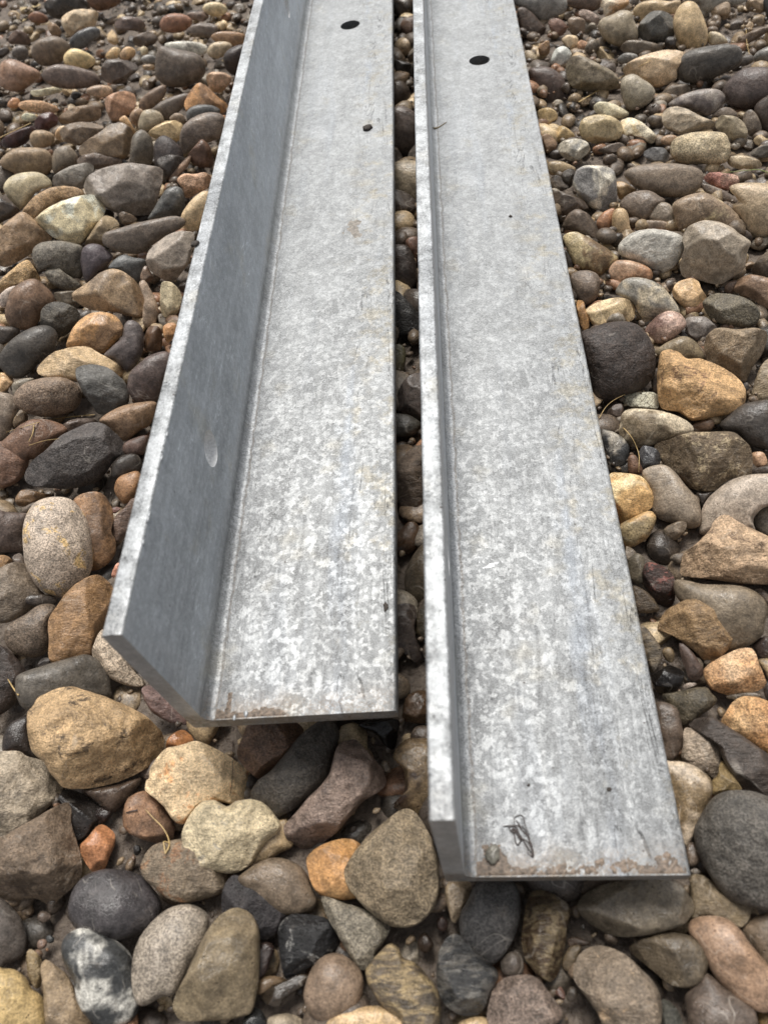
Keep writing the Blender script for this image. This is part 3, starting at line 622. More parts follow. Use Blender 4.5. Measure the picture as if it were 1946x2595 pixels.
a4722e:8a7a4a b s caramel orange smooth stone : 1215,60 1290,-20 1400,-80 1500,-110 1600,-120 1700,-80 1740,50 1700,200 1720,330 1690,410 1560,430 1460,420 1340,380 1270,300 1240,180
6b6558 a p olive-grey elongated slab with pale ridge : 1350,390 1430,420 1560,470 1700,510 1850,570 1980,650 1950,760 1890,850 1840,900 1820,1000 1720,1080 1640,990 1560,850 1480,720 1400,580
3b2a26 a s dark maroon stone beside the finger stone : 780,830 880,820 930,880 890,990 850,1100 770,1160 700,1100 720,900
7a6552 o s smooth taupe-pink rounded pebble : 1195,1320 1215,1200 1280,1050 1370,960 1480,930 1600,980 1700,1080 1730,1220 1680,1400 1560,1490 1450,1540 1330,1530 1240,1450
3f352b a w dark olive flat chip in mud : 800,1300 900,1230 1030,1170 1160,1110 1240,1130 1190,1220 1080,1290 1000,1350 960,1410 850,1390
6a5439 o w wet brown pebble lying in mud : 760,1230 800,1160 880,1130 1000,1150 1020,1190 920,1220 820,1290 780,1300
7b6f5c o s taupe pebble dome at the bottom edge : 860,1540 930,1490 1030,1475 1130,1500 1210,1580 1190,1680 1040,1720 900,1690
2b2c2e b w black wet stone at the bottom edge : 640,1520 720,1420 800,1440 850,1530 870,1620 760,1680 600,1680
# 760 1800 420
6e5a3c:3a2520 o m olive-brown wet cobble with dark red stain : 945,480 990,370 1080,300 1190,290 1350,320 1450,500 1450,800 1400,1020 1280,1090 1100,1050 980,980 900,960 1010,880 1060,750 1040,600
7b6c53 b p big pointed olive-grey rock with sparkly face : 445,1610 490,1520 580,1390 700,1260 860,1130 1000,1030 1070,1000 1130,1020 1220,1130 1310,1280 1350,1430 1370,1600 1375,1800 1330,1980 1200,2120 1050,2160 880,2130 700,2000 560,1850 470,1720
5a4127 b w dark brown block in the slot between the bars : 1020,90 1040,-60 1080,-150 1180,-200 1350,-180 1350,100 1250,130 1100,125
5a4c41 o w dim pebble in the slot beneath the block : 1110,260 1160,170 1280,160 1400,200 1380,330 1250,320 1130,290
25201e b w black wet stone under the bar corner : 570,150 700,110 900,90 1000,100 980,250 940,400 840,350 780,240 650,190
# 860 2190 460
7c6b52 a s peach-brown cone-shaped stone below the bar : 960,230 1010,150 1150,130 1210,180 1170,320 1110,440 1060,540 1020,510 990,400
4b4a4c o k dark mauve-grey upright stone with brown stain : 1105,560 1120,440 1180,330 1230,220 1310,140 1480,130 1590,180 1640,300 1640,480 1600,640 1540,760 1460,860 1380,915 1290,870 1200,780 1130,680
3a3c40:77746f b v blue-black marbled craggy rock : 890,930 920,800 980,680 1060,640 1150,690 1240,800 1330,900 1430,960 1445,1040 1400,1120 1360,1180 1340,1300 1240,1380 1100,1370 990,1310 920,1200 890,1080
5c5041:a8905a o v olive-brown smooth rock with yellow streak and round knob : 250,980 300,900 390,800 470,740 550,790 580,860 680,900 780,1000 870,1120 910,1240 910,1400 850,1560 600,1560 560,1420 400,1290 330,1200 270,1090
a98c5e o s long pale tan stone at the bottom edge : -110,1460 -20,1380 120,1320 300,1300 480,1305 600,1360 680,1440 700,1540 500,1620 100,1640 -100,1600
4e3a34 o w small dark red pebble in wet mud : 890,520 930,478 975,510 990,570 950,615 900,590
46372c o w brown pebble in wet mud : 720,700 770,625 830,680 860,750 800,810 730,780
5d544e o w small round grey wet pebble : 1470,880 1520,820 1580,800 1640,840 1665,930 1630,1010 1560,1030 1490,990
927a52 o s small sandy dome at the bottom edge : 1090,1470 1180,1410 1290,1392 1370,1430 1440,1500 1380,1570 1200,1580
# 1280 2190 460
76655c b p pinkish grey faceted stone at the bottom : -150,1300 -110,1130 -20,1050 100,1020 250,1020 330,1090 420,1220 500,1310 530,1390 420,1480 200,1580 -60,1560 -170,1440
4e3a22:8a7a56 b v amber and brown streaked glossy upright stone : 150,700 170,560 190,380 240,260 340,240 450,290 560,360 590,450 560,560 545,700 510,860 480,1000 420,1070 350,1050 260,970 180,850
5f4e3d b v brown striated stone hanging below the bar end : 360,140 560,120 800,120 1040,150 1000,190 860,240 700,280 580,295 470,240
6b6151 b s large taupe stone with pale cut face under the bar : 660,380 740,270 900,190 1100,150 1300,130 1500,140 1620,220 1700,330 1720,430 1640,530 1480,600 1300,640 1100,665 940,640 850,580 740,510
5e5240 b s grey-olive blunt block on the right of the pale cut stone : 1120,760 1240,690 1360,640 1520,620 1660,650 1780,720 1840,830 1840,950 1780,1080 1650,1130 1520,1110 1400,1010 1270,900 1160,820
77695a:b09370 b g large knobbly grey and peach rock at the bottom : 630,1000 660,860 740,780 870,740 1010,790 1130,860 1230,970 1330,1060 1400,1180 1420,1300 1420,1420 1380,1560 1100,1640 950,1600 850,1350 780,1260 720,1180 650,1080
5f5038 o s small olive pebble beside the knobbly rock : 520,920 545,820 600,750 690,750 660,860 620,960 560,975
5a4636 o s flat brown pebble top above the knobbly rock : 570,690 640,665 720,690 780,730 700,750 600,760
4a4036 o w small round pebble in muddy gravel : 560,1180 590,1120 650,1130 660,1200 610,1260 565,1240
6a4a40 a w small reddish chip in muddy gravel : 450,1180 500,1110 540,1170 545,1250 490,1210
6e655f o s small mauve-grey pebble near the amber streaked stone : 40,860 90,790 150,850 165,950 130,1020 60,1010 30,940
# 1546 2190 400
84664c o s long orange-tan oval cobble in the lower right corner : 830,660 870,600 980,560 1130,560 1270,610 1380,720 1480,860 1580,980 1680,1100 1760,1280 1760,1440 1650,1530 1540,1530 1400,1450 1240,1320 1120,1200 1030,1060 970,920 890,810 840,740
5f5148 o s dark mauve-brown cobble in the bottom right corner : 790,1400 860,1310 930,1220 980,1150 1060,1180 1180,1290 1330,1400 1450,1490 1510,1560 1530,1720 1400,1800 900,1800 820,1600
6b5a47 o s brown pebble under sand crumbs at the right edge : 1370,670 1450,610 1560,540 1700,520 1760,700 1740,1000 1640,1060 1560,960 1450,820
6f6046 b v olive-brown muddy slab beside the bar end corner : 820,560 850,400 850,260 830,130 940,110 1090,190 1260,310 1420,420 1480,500 1440,590 1360,670 1270,610 1120,560 960,560 880,600
7a5f25 o s ochre stone sliver in the bottom right corner : 1540,1560 1640,1540 1740,1500 1760,1700 1600,1740
4a4b45 b g dark grey-green rock at the bottom edge : 540,1400 620,1450 700,1520 760,1660 760,1760 560,1760 520,1600
68605a o w tiny oval grey pebble by the bar corner : 840,70 890,40 940,70 930,105 870,105
# 1546 1800 400
5c4c40 o s dark brown round pebble against the bar's right side : 480,-60 560,-80 680,-30 730,60 750,180 765,280 740,400 680,500 600,540 540,400 480,100
8f8070 b g pale grey-brown cuboid stone : 770,190 830,185 940,240 1090,340 1150,400 1160,520 1140,680 1090,720 1010,650 900,590 800,550 740,500 770,360
9d8d79:6f5a35 o m pale beige triangular smooth stone with olive hollow : 560,560 640,545 760,550 870,590 990,670 1050,740 1062,860 1010,1000 960,1120 900,1240 840,1370 790,1440 700,1200 620,900
55524f o p very large dark grey speckled boulder at the right edge : 890,1280 950,1140 1030,990 1120,910 1250,865 1400,860 1560,890 1720,970 1860,1100 1920,1300 1900,1700 1800,1950 1700,2060 1560,2080 1450,2040 1250,1960 1120,1830 1010,1660 930,1480
4f4540 b v broad dark mauve wet slab with ridges : 820,180 900,100 1080,70 1180,140 1350,250 1520,370 1680,480 1760,560 1740,900 1600,920 1500,880 1390,860 1320,740 1250,620 1170,480 1150,400 1060,300 940,240
7d6838 b s mossy yellow stone beneath the cuboid : 1060,740 1130,690 1150,560 1180,530 1260,650 1340,760 1390,850 1250,865 1130,900 1060,880
665648 o s small round brown pebble by the bar corner : 800,1440 850,1390 900,1430 940,1530 920,1610 850,1640 810,1600
6d655c o m small grey stone at the right edge : 1630,760 1680,700 1740,720 1740,850 1660,860
# 1526 1420 420
4a3530:8a4a42 b g crumbly red-pink granite rock : 400,120 430,40 480,20 600,60 690,130 735,220 730,330 710,430 650,490 590,500 550,430 500,350 430,280 410,200
5e5647 b s dull grey-brown mud-covered stone by the bar : 240,0 340,-80 430,-20 420,100 430,220 340,250 280,180
5d4e3c o v olive-brown pebble with scratches by the bar : 300,270 380,280 470,340 540,430 570,490 520,515 430,525 340,500
6c5f4d:8c8070 o s broad smooth grey stone with pale flank : 740,210 860,215 1000,245 1150,250 1330,258 1460,290 1560,350 1630,440 1640,520 1610,620 1590,740 1480,830 1370,880 1280,900 1180,860 1040,700 800,430 740,330
8a6d45 b g big golden-tan box-shaped rock : 550,690 590,600 640,510 740,450 840,400 930,375 1000,395 1100,460 1220,530 1330,590 1345,640 1320,760 1260,860 1200,950 1090,1020 1010,990 920,900 830,830 720,760 640,720
a77a45:d8c2a0 b p amber rock with sugary glittering face : 1015,1100 1060,1050 1150,990 1280,920 1400,880 1490,878 1540,960 1565,1060 1610,1160 1635,1230 1590,1290 1440,1330 1290,1355 1180,1320 1080,1280 1040,1200
a5712f:c8b080 b p bright orange crystalline rock at the right edge : 1190,1590 1240,1520 1290,1440 1360,1390 1440,1365 1560,1380 1660,1420 1760,1480 1780,1900 1740,2000 1600,1900 1450,1830 1300,1730 1200,1660
5a5146:8a7a60 b v swirly banded grey-brown stone by the bar : 380,640 440,680 520,780 580,870 600,950 570,1040 530,1100 480,1130 430,1000 390,780
262221 b w small black glossy angular rock : 490,1170 560,1110 660,1050 760,1080 820,1130 800,1240 740,1290 620,1320 570,1340 500,1240
594740 a s brown wedge-shaped shard : 760,840 800,830 870,890 930,960 990,1060 1015,1140 960,1190 910,1210 860,1180 830,1080 790,980
5b523e o p olive-grey blunt stone with dark end : 600,1350 700,1330 820,1300 950,1275 1040,1280 1090,1340 1140,1400 1080,1480 980,1550 880,1630 800,1650 740,1560 660,1440
6d5b3f o s small dusky yellow pebble in dirt : 600,900 650,870 700,890 720,950 700,1020 650,1010 610,960
7a6c62 b s little pinkish flat chip : 800,1260 850,1225 930,1225 945,1245 870,1280 820,1290
4c3d38 b s dark brown angular stone at the right edge : 1470,830 1540,790 1660,755 1740,800 1740,1000 1570,990 1530,900
5c5040 o s thin tan pebble beneath the amber rock : 1230,1360 1320,1340 1480,1320 1570,1340 1580,1370 1440,1390 1300,1400
3f3634 b w dark wet stone at the right edge between orange rocks : 1600,1290 1650,1200 1740,1240 1740,1420 1650,1420
6a584a b s small dull stone at the right edge : 1510,290 1580,280 1650,330 1740,420 1700,470 1640,430 1560,340
8a744c o s small tan pebble between amber rock and edge : 1560,1000 1620,985 1740,1010 1740,1200 1650,1180 1620,1120 1580,1060
# 1486 1080 460
3c3e42:9a948a o m dark round pebble with white smear by the bar : 130,50 200,45 290,80 350,130 385,190 380,290 350,370 290,400 220,390 170,260
b08a4a:c9b480 b m flat golden yellow stone jutting from beneath the bar : 200,430 300,430 400,440 490,455 550,510 590,590 608,680 590,740 520,790 440,840 350,880 290,890 220,700
85744f:a07b40 o m mottled olive-yellow pebble beneath the golden stone : 310,900 400,850 480,810 560,780 610,800 630,850 600,940 550,1020 480,1070 400,1105 340,1080 290,980
7c6f60 o s smooth brown-grey egg pebble with scratch line : 510,440 560,385 640,365 730,370 810,430 880,520 950,600 1010,670 1035,770 1040,880 980,925 900,920 780,880 680,850 610,780 605,680 580,570
6d5c45:9a8a6a b g large layered brown rock with lichen top : 610,190 660,145 760,130 870,80 960,55 1120,60 1250,50 1350,60 1430,130 1480,200 1500,290 1500,400 1470,450 1350,460 1250,510 1160,590 1060,590 950,570 880,500 800,420 730,370 660,310
8c8075 o s big smooth grey-pink curved cobble at the right edge : 1045,900 1055,780 1110,670 1190,590 1300,510 1440,460 1600,445 1760,460 1820,600 1760,700 1620,740 1530,820 1520,900 1560,960 1480,960 1400,1010 1200,1000 1100,985 1040,970
757069 o s grey round pebble at the right edge : 1530,850 1580,770 1680,720 1780,760 1800,900 1740,1010 1660,1010 1560,950
a08465:6a5038 b g large flat sandy-brown three-cornered rock : 865,1240 900,1160 1000,1090 1080,1010 1140,940 1160,870 1230,820 1290,812 1380,880 1500,940 1620,1000 1760,1060 1800,1200 1780,1420 1700,1430 1500,1440 1200,1400 960,1370 870,1360
6d5f4f b s small grey-brown wedge in dry mud : 690,950 760,900 850,865 910,880 905,940 860,1000 800,1050 740,1030
5e5347 o w half buried mud-brown pebble : 760,1210 800,1170 870,1160 900,1180 870,1250 820,1255
45474f b w blue-black rock beside the layered rock : 482,220 520,175 590,190 650,220 680,290 650,370 560,385 500,400 490,300
6f503c o s reddish brown small stone behind the grass : 380,290 440,265 480,330 515,410 480,440 390,430
9a7450 b s small peach-tan block at the right edge : 1500,240 1610,230 1650,310 1640,350 1560,385 1510,330
51463f o s dark flat pebble at the right edge : 1510,400 1600,370 1740,360 1740,440 1600,445 1520,440
6b5f50 b m muddy stone by the bar below the yellow pebble : 340,1090 420,1120 480,1190 530,1290 480,1370 400,1360
463e39 b s shadowed stone under the curved cobble : 990,600 1060,620 1160,600 1100,680 1060,760 1030,720
# 1440 760 506
b09a70:8a7450 b m cream-tan lumpy stone above the big dark cobble : 140,90 200,40 280,5 400,-20 490,-5 540,40 558,120 530,170 470,190 400,185 300,200 220,235 180,160
946a30 b m narrow amber stone touching the bar : 60,0 130,10 140,90 170,160 170,260 120,270 80,150
4d413d o p very large dark chocolate-brown cobble by the bar : 110,290 200,240 320,200 430,185 530,200 610,250 670,340 710,440 712,560 690,640 620,710 540,760 450,790 380,840 280,850 220,820 170,650 130,450
74574f:a08478 o m plum-red pebble with pink top : 635,255 690,180 760,120 840,95 920,115 970,180 960,230 890,300 820,350 740,358 670,320
7d7776:454040 b s grey stone with round black spot : 970,150 1050,140 1140,140 1200,200 1240,240 1180,300 1120,390 1050,330 990,290 970,220
77694e o s olive tan pebble behind the big golden boulder : 715,440 780,380 870,330 960,305 1040,340 1100,420 1115,490 1000,500 930,520 780,500
af8850:7c5638 o g largest golden-tan boulder with scooped hollow : 745,600 760,500 790,440 860,425 930,450 980,495 1100,500 1220,540 1330,600 1420,680 1460,770 1440,880 1360,940 1240,960 1120,985 1020,990 920,930 820,910 770,880 745,760
84725a b g broad pinkish brown angular rock : 1125,370 1160,290 1220,240 1300,235 1400,255 1480,240 1550,240 1640,265 1650,330 1600,450 1530,540 1490,620 1480,670 1430,680 1340,590 1220,530 1140,490
f0ecd8:5a4c30 b c white chequered crumbly shell-like chip : 445,830 460,790 530,770 620,765 720,768 745,830 740,910 650,905 540,895 470,870
a79b85:6b5c45 o m long pale grey-cream pebble with brown end : 440,1000 470,930 530,910 640,910 760,925 880,960 980,1010 1030,1070 1010,1110 900,1130 840,1170 720,1200 560,1220 430,1160
4f4a48 o w glossy dark grey slab at the right edge : 1260,1040 1330,960 1430,880 1540,850 1700,850 1740,1060 1700,1260 1620,1240 1500,1200 1400,1100 1300,1080
8f7f65 b v pale veined block at the right edge : 1515,800 1540,700 1590,560 1640,500 1720,470 1760,850 1600,845 1540,835
6e5138 o s small reddish tan pebble beneath the boulder : 1030,1040 1080,1015 1180,990 1210,1030 1180,1080 1080,1100 1035,1080
5a4a3b o s olive shadowed stone left of the golden boulder : 690,640 740,570 750,700 745,780 700,770
54443a b m dark mauve stone under the chequered chip : 310,930 380,870 440,860 460,920 430,1000 370,1010
46362b a s dark brown shard between boulder and slab : 1200,1020 1240,1000 1280,1080 1260,1090 1210,1050
4b413b b m dim stone behind the pinkish rock : 1430,700 1490,680 1500,740 1460,780
# 1400 400 546
77777a:b8b4a8 b m marbled white and slate-grey stone : 160,160 190,90 260,62 400,65 465,95 485,170 490,280 480,370 420,410 320,400 240,320 160,230
7a6b5c o s large flat brown-grey oval stone : 555,130 600,80 700,55 850,45 1000,55 1120,90 1150,140 1130,220 1050,280 940,300 800,285 690,250 620,210
9c7d4c a s small amber wedge beside the marbled stone : 485,190 520,178 600,215 655,260 580,290 520,330 490,270
6b5d51 o s brown-grey pebble under the flat oval stone : 522,370 560,300 640,262 740,255 820,300 860,330 800,390 740,470 690,500 600,450
9a5f54:d0c0a8 b p pink and white granite chip : 1150,165 1200,115 1280,110 1380,125 1470,160 1480,190 1400,210 1350,255 1250,220
67594e o s thin dark brown pebble below the pink chip : 1145,195 1240,220 1340,265 1430,330 1425,360 1340,355 1250,305 1170,260
84705a:e0cfa0 o m brown oval stone with pale shell-like disc : 930,360 1000,310 1090,280 1180,275 1270,320 1370,390 1440,480 1440,570 1300,540 1170,520 1050,520 1000,590 960,520 940,440
958265 o s tan rounded cobble with worn white spot at right edge : 1360,240 1420,205 1540,198 1680,215 1760,300 1760,520 1680,590 1580,618 1500,590 1450,500 1400,420 1390,360 1430,330
7a6f62 o s grey-brown upright stone with grooves : 740,465 790,370 850,342 910,370 950,450 965,520 940,565 880,540 820,500
7d6a58 o s low brown stone lying against grooved one : 630,560 690,490 780,480 860,490 910,520 880,555 780,550
9d6d48 o s small orange translucent pebble : 340,490 380,430 440,395 475,400 460,480 440,550 380,575 350,540
9c8258 o s small tan upright pebble with dark centre : 455,480 480,400 540,392 575,430 590,520 600,570 520,625 470,600
9f8f66:6a4c28 o m yellow-cream egg pebble with shaded brown end : 85,620 130,580 200,580 300,630 400,690 470,740 500,780 430,850 360,910 280,880 180,830 120,720
8f8f8d:d0d0cc o v pale grey and white polished oval pebble : 510,690 560,620 650,570 760,552 880,565 980,600 1005,660 980,760 920,840 820,885 740,850 640,800 530,750
867b6c b s broad taupe stone with broken corner : 1000,610 1050,530 1150,490 1270,495 1380,540 1430,590 1530,650 1490,720 1470,850 1380,920 1300,970 1200,960 1100,920 1000,915 980,830 1020,720
95673f:b8a08a o s reddish orange oval pebble : 435,860 480,800 560,790 660,810 740,850 765,900 740,940 640,930 560,945 510,975 450,920
76746f:a59a84 o m grey and cream marbled oval stone : 490,1040 530,960 610,925 720,935 820,980 890,1050 960,1150 960,1210 880,1230 760,1240 680,1220 630,1130 560,1080
ad8c5c b s golden-cream blocky pebble : 915,1050 950,960 1060,925 1120,950 1140,1010 1190,1080 1130,1140 1060,1180 980,1130
645d4c b p dark olive rough stone : 1150,1110 1240,1040 1350,1050 1460,1070 1550,1120 1600,1200 1560,1290 1400,1310 1230,1250 1180,1190
7c6048 b s reddish brown block with pale patch at the right edge : 1390,1030 1430,930 1540,895 1740,950 1760,1180 1640,1170 1540,1090 1450,1050
66594a b m dark grey stone at the right edge in dirt : 1530,850 1590,770 1680,700 1760,690 1760,930 1640,920 1540,890
6f6054 o s brown pebble by the bar below egg pebble : 135,920 180,880 270,870 340,900 360,960 345,1060 300,1120 230,1130 170,1060 145,990
67594d b s brown faceted stone by the bar : 70,530 120,430 190,390 270,430 330,510 360,590 300,620 200,590 120,570
5a4d43 b m rough dark brown stone touching the bar : -20,260 60,255 150,290 250,340 280,410 200,390 120,430 60,500 0,440
8f7b58 o s cream brown stone at the bar edge : -30,40 60,28 160,70 165,100 80,120 40,140 -30,120
4f463d b s small shadowed wedge stone : 65,120 120,85 170,90 165,180 130,240 80,200
5e5348 b m dull stone by the bar : -20,150 40,130 100,180 130,230 60,260 -20,250
4e433c o s dark sliver stone by the bar : 80,720 130,730 165,820 150,880 110,880
5f4e42 b s small brown chip near broken corner stone : 1440,570 1490,550 1540,600 1530,660 1470,610
6b5444 o s small dark brown pebble under the broken corner stone : 1320,1010 1350,960 1420,950 1400,1020 1350,1050
# 1300 0 646
7c7b7a o s blue-grey rounded stone at the top by the bar : 10,20 30,-40 150,-60 300,-40 345,20 330,80 260,110 180,135 110,90 50,50
5b4b41 b s dark brown glossy stone by the bar top : 20,60 70,45 130,90 180,150 230,200 200,260 140,300 80,320 50,200
6f5c50 o s mauve brown stone at the top edge : 350,30 380,-30 480,-40 570,-20 560,50 500,75 420,60
7b5a4c b s dusty pink small stone : 225,140 280,115 330,140 350,190 320,235 260,230 235,180
7d6a58 b s pinkish brown cube stone : 350,120 420,108 470,130 465,200 430,245 370,220
8d7b72 b p pinkish speckled chip : 420,80 450,58 510,75 560,110 550,170 500,150 440,110
ab8455:d8cdb8 b m orange and white stone at the top : 565,20 600,-20 680,-10 760,0 740,40 690,70 620,110 580,90
a18b66 o s yellow-tan bean-shaped stone : 782,70 830,20 920,0 1020,10 1078,0 1080,50 1050,90 960,90 900,90 860,150 810,130
867a64 o s olive-taupe lumpy rounded stone : 555,180 580,125 650,95 700,70 760,80 780,130 805,190 800,260 740,280 680,300 600,260
5b5b58 b m dark blue-grey stone with brown dent : 808,180 850,120 900,75 970,70 1030,100 1050,170 1040,250 1000,280 920,270 830,260
ad9468 o s tall golden tan stone : 1042,140 1070,60 1120,15 1175,18 1215,70 1250,160 1262,230 1240,300 1170,325 1090,290 1055,230
7d7c78 o s long grey stone at the top edge : 1080,0 1150,-40 1350,-40 1500,-20 1510,20 1400,40 1290,80 1230,70 1190,20
806b50 b s brown tabular chip : 1280,80 1330,30 1400,8 1415,50 1410,100 1360,140 1300,110
6e6253 b s long grey-brown low stone : 692,310 740,260 830,262 920,280 972,310 960,335 880,345 830,370 720,340
47403c b s small dark stone beside tall golden stone : 980,290 1000,240 1050,240 1060,300 1010,320
a98e6a:c9b8a0 b s big peach-tan stone crossed by a straw : 710,450 760,400 850,360 960,330 1050,325 1130,350 1100,400 1060,450 1065,510 1000,550 930,570 870,540 800,500 730,490
54504c o s large dark slate oval pebble : 1058,440 1090,370 1170,325 1280,300 1400,292 1470,315 1482,390 1440,440 1340,490 1240,530 1150,540 1080,510
8e8675 o s grey pebble with bright top face : 700,560 720,505 780,485 840,515 900,560 918,610 880,670 790,715 740,700 710,640
574a48 o s dark mauve rounded cobble at the right edge : 1365,600 1400,530 1480,460 1580,440 1690,455 1740,540 1700,640 1600,690 1500,710 1400,680
5a4f50:b8b0a8 o s mauve lens pebble with pale tip : 1010,690 1060,640 1150,600 1250,580 1340,590 1375,640 1340,700 1270,750 1200,735 1130,700
5b4a44 o s large dark chocolate pebble by the bar : 105,470 160,440 240,445 310,490 350,560 400,640 415,700 360,735 280,730 180,700 140,620
716650 b m dark olive faceted rock : 335,440 380,370 450,362 540,410 620,450 680,500 690,570 560,600 440,590 370,560
9aa0a0 b s small pale grey-green block : 245,390 270,320 330,295 380,340 370,400 310,430 290,465 250,440
b09a76 b s cream narrow stone : 310,260 350,225 420,235 425,290 390,360 350,310
b88860 b s small orange bit : 410,290 440,255 495,285 470,310 440,340
9d7645 a s small amber chip by the brown stone : 160,300 230,255 240,310 230,360 170,360
8a7b60 o s pale brown pebble cut by the bar : 70,350 110,330 155,375 140,430 90,450
9e8758 b s angular pale yellow stone by the bar : 150,720 230,695 285,730 290,780 240,800 220,850 180,800
b0955c b s small yellow pyramid stone : 270,870 300,815 350,830 410,890 350,910 300,930
84684c b s brown angular stone by the bar edge : 180,880 230,870 290,930 270,990 220,1010
9a9588:6d6d6d b m pale grey angular stone with dark lower face : 285,955 330,915 420,900 490,930 490,990 430,1040 370,1050 310,1010
a39168 b s cream boulder with brown underside : 430,830 450,770 560,742 650,760 715,820 700,900 620,920 540,945 440,890
a9a082 a s pale flat stone with pointed end : 520,690 560,660 640,670 720,710 760,745 700,770 620,760 540,740
b8a67c:e8e0c8 b m cream knobbly stone with hole : 690,790 760,762 830,790 900,850 935,890 900,940 830,900 760,880 715,890
9b8d78:6a6258 b v grey-tan rock with pale top slope : 975,720 1050,690 1130,710 1220,760 1310,790 1310,830 1220,850 1190,870 1090,880 990,840 970,780
99896a:bcb090 o p big yellow-tan pitted rounded stone : 1030,950 1060,900 1150,868 1270,860 1370,870 1400,930 1400,1010 1360,1060 1240,1065 1110,1060 1040,1020
84785f b s olive-grey translucent rock : 1310,830 1340,750 1440,755 1500,800 1530,870 1480,940 1400,930 1370,870
77695c o s small grey-brown pebble dome : 1290,760 1330,710 1400,700 1460,740 1470,770 1350,750 1320,790
6e6256 b m grey-brown block at the right : 1490,750 1540,705 1590,750 1620,850 1560,900 1500,850
55473f o s dark red-brown stone at the right edge : 1570,700 1630,640 1720,620 1720,880 1630,850 1590,780
6a655f b s dark grey flat stone at the right edge : 1530,1000 1600,950 1700,930 1700,1020 1580,1030
5f6064 b s dark grey block in dirt : 845,990 900,960 980,960 1010,1000 1010,1060 920,1060 860,1030
8a6c4c o s small brown pebble against the pitted stone : 960,910 1000,880 1060,885 1070,920 1030,950 980,940
66594f b s brown dull low stone : 540,980 620,940 700,925 740,960 720,990 600,1000
7b7c7c o s small slate blue pebble : 680,380 730,345 800,355 800,385 730,412 690,405
94886a o s cream pebble beside tall golden stone : 1265,260 1280,210 1340,215 1395,270 1350,285 1290,295
66594a b s dim mauve-grey stones behind the lens pebble : 960,610 1040,555 1120,545 1160,580 1100,620 1000,640
625b56 o s grey stone behind slate oval : 1490,370 1550,360 1560,400 1500,430 1460,420
6a6a6a o m grey pebble cut by right edge : 1560,390 1600,330 1720,300 1720,440 1640,420
6c5a48 b s brown long shard near the right edge : 1450,260 1550,200 1650,170 1700,180 1620,230 1540,280 1470,300
8a7458 b s brown block at the top right corner : 1510,0 1620,-20 1640,60 1600,90 1510,60
3f3d3c o s dark pebble in the top right corner : 1630,0 1720,-20 1720,140 1660,130 1640,80
655a50 o s small grey-brown pebble under the pale rock : 875,770 910,750 970,765 970,830 920,830 880,800
8a7a60:b8a888 b s yellow-brown stone at the right under the pitted stone : 1390,1020 1500,1010 1600,1040 1620,1090 1500,1110 1400,1080
# 980 0 750.7
6d5344 o s small reddish-brown pebble high in the slot between the bars : 75,150 95,108 130,98 170,110 180,200 130,235 100,190
564940 o s dull brown pebble in the slot between the bars : 20,500 50,455 90,460 125,500 125,560 80,600 20,600
5c4f49 o s purplish brown pebble in the slot between the bars : 20,640 60,600 120,610 180,670 180,850 100,870 50,850 20,800
8b7d66 o s pale tan cobble glowing in the slot between the bars : 20,960 60,910 160,905 240,920 250,1080 230,1230 150,1250 80,1245 30,1200
4b403c o s dark mauve cobble in the slot between the bars : 20,1400 90,1375 130,1400 160,1470 170,1560 150,1640 100,1660 30,1620
3f3f41 b v dark grey streaked rock in the slot between the bars : 20,1620 70,1640 130,1700 200,1790 200,1900 150,1930 60,1880 20,1820
5e5a40 o s olive mossy pebble in the slot between the bars : 20,1960 70,1930 105,1970 100,2050 80,2130 50,2150 20,2100
75513e o s small orange-brown pebble in the slot : 105,1370 130,1330 180,1340 180,1450 150,1440
3c3531 b m shadowed stone at the top of the slot : 20,330 80,340 150,360 170,420 90,430 20,460
# 980 900 749.2
5d524f b s mauve cracked stone in the slot between the bars : 60,220 90,150 150,100 240,110 250,300 190,370 120,350 65,300
46443f o s dark grey pointed pebble in the slot between the bars : 20,340 70,330 130,340 190,390 150,450 70,465 20,450
5f4f41 b g craggy brown cobble in the slot between the bars : 30,650 75,590 140,520 200,505 280,530 280,800 220,860 150,915 90,880 60,800
5a3f24 o s chestnut brown pebble in the slot between the bars : 40,1040 90,970 130,935 175,960 190,1040 150,1100 90,1120 40,1100
4f4433 o s large dark olive cobble deep in the slot between the bars : 105,1240 130,1160 200,1070 300,1050 320,1350 230,1410 160,1380 110,1320
4a3f3a b s long dark mauve rock in the slot between the bars : 30,1430 80,1395 150,1400 170,1440 150,1560 200,1680 240,1740 200,1760 110,1680 50,1640
4f4228 b p small amber-brown sparkly stone in the slot : 150,1540 170,1440 210,1410 280,1420 280,1640 200,1600"""
stones = []
for ln in DATA.strip().split('\n'):
    if ln.startswith('#'):
        x0, y0, w = map(float, ln[1:].split()); sc = w / 1659.0; continue
    head, pts = ln.split(' : '); c, shp, tex, desc = head.split(' ', 3)
    P = np.array([[float(a) for a in q.split(',')] for q in pts.split()]) * sc + [x0, y0]
    cs = c.split(':')
    stones.append(dict(P=P, c1=cs[0], c2=cs[1] if len(cs) > 1 else None, shp=shp, tex=tex, desc=desc))
def area_centroid(P):
    x, y = P[:, 0], P[:, 1]; x2, y2 = np.roll(x, -1), np.roll(y, -1); cr = x * y2 - x2 * y
    A = cr.sum() / 2; return abs(A), np.array([((x + x2) * cr).sum(), ((y + y2) * cr).sum()]) / (6 * A)
for s in stones:
    s['A'], s['c'] = area_centroid(s['P'])
    cl = np.clip(s['P'], 0, [W_PX, H_PX]); s['vis'] = area_centroid(cl)[0] if len(cl) > 2 and np.ptp(cl[:, 0]) > 1 and np.ptp(cl[:, 1]) > 1 else 0
order = sorted(stones, key=lambda s: -s['vis'])

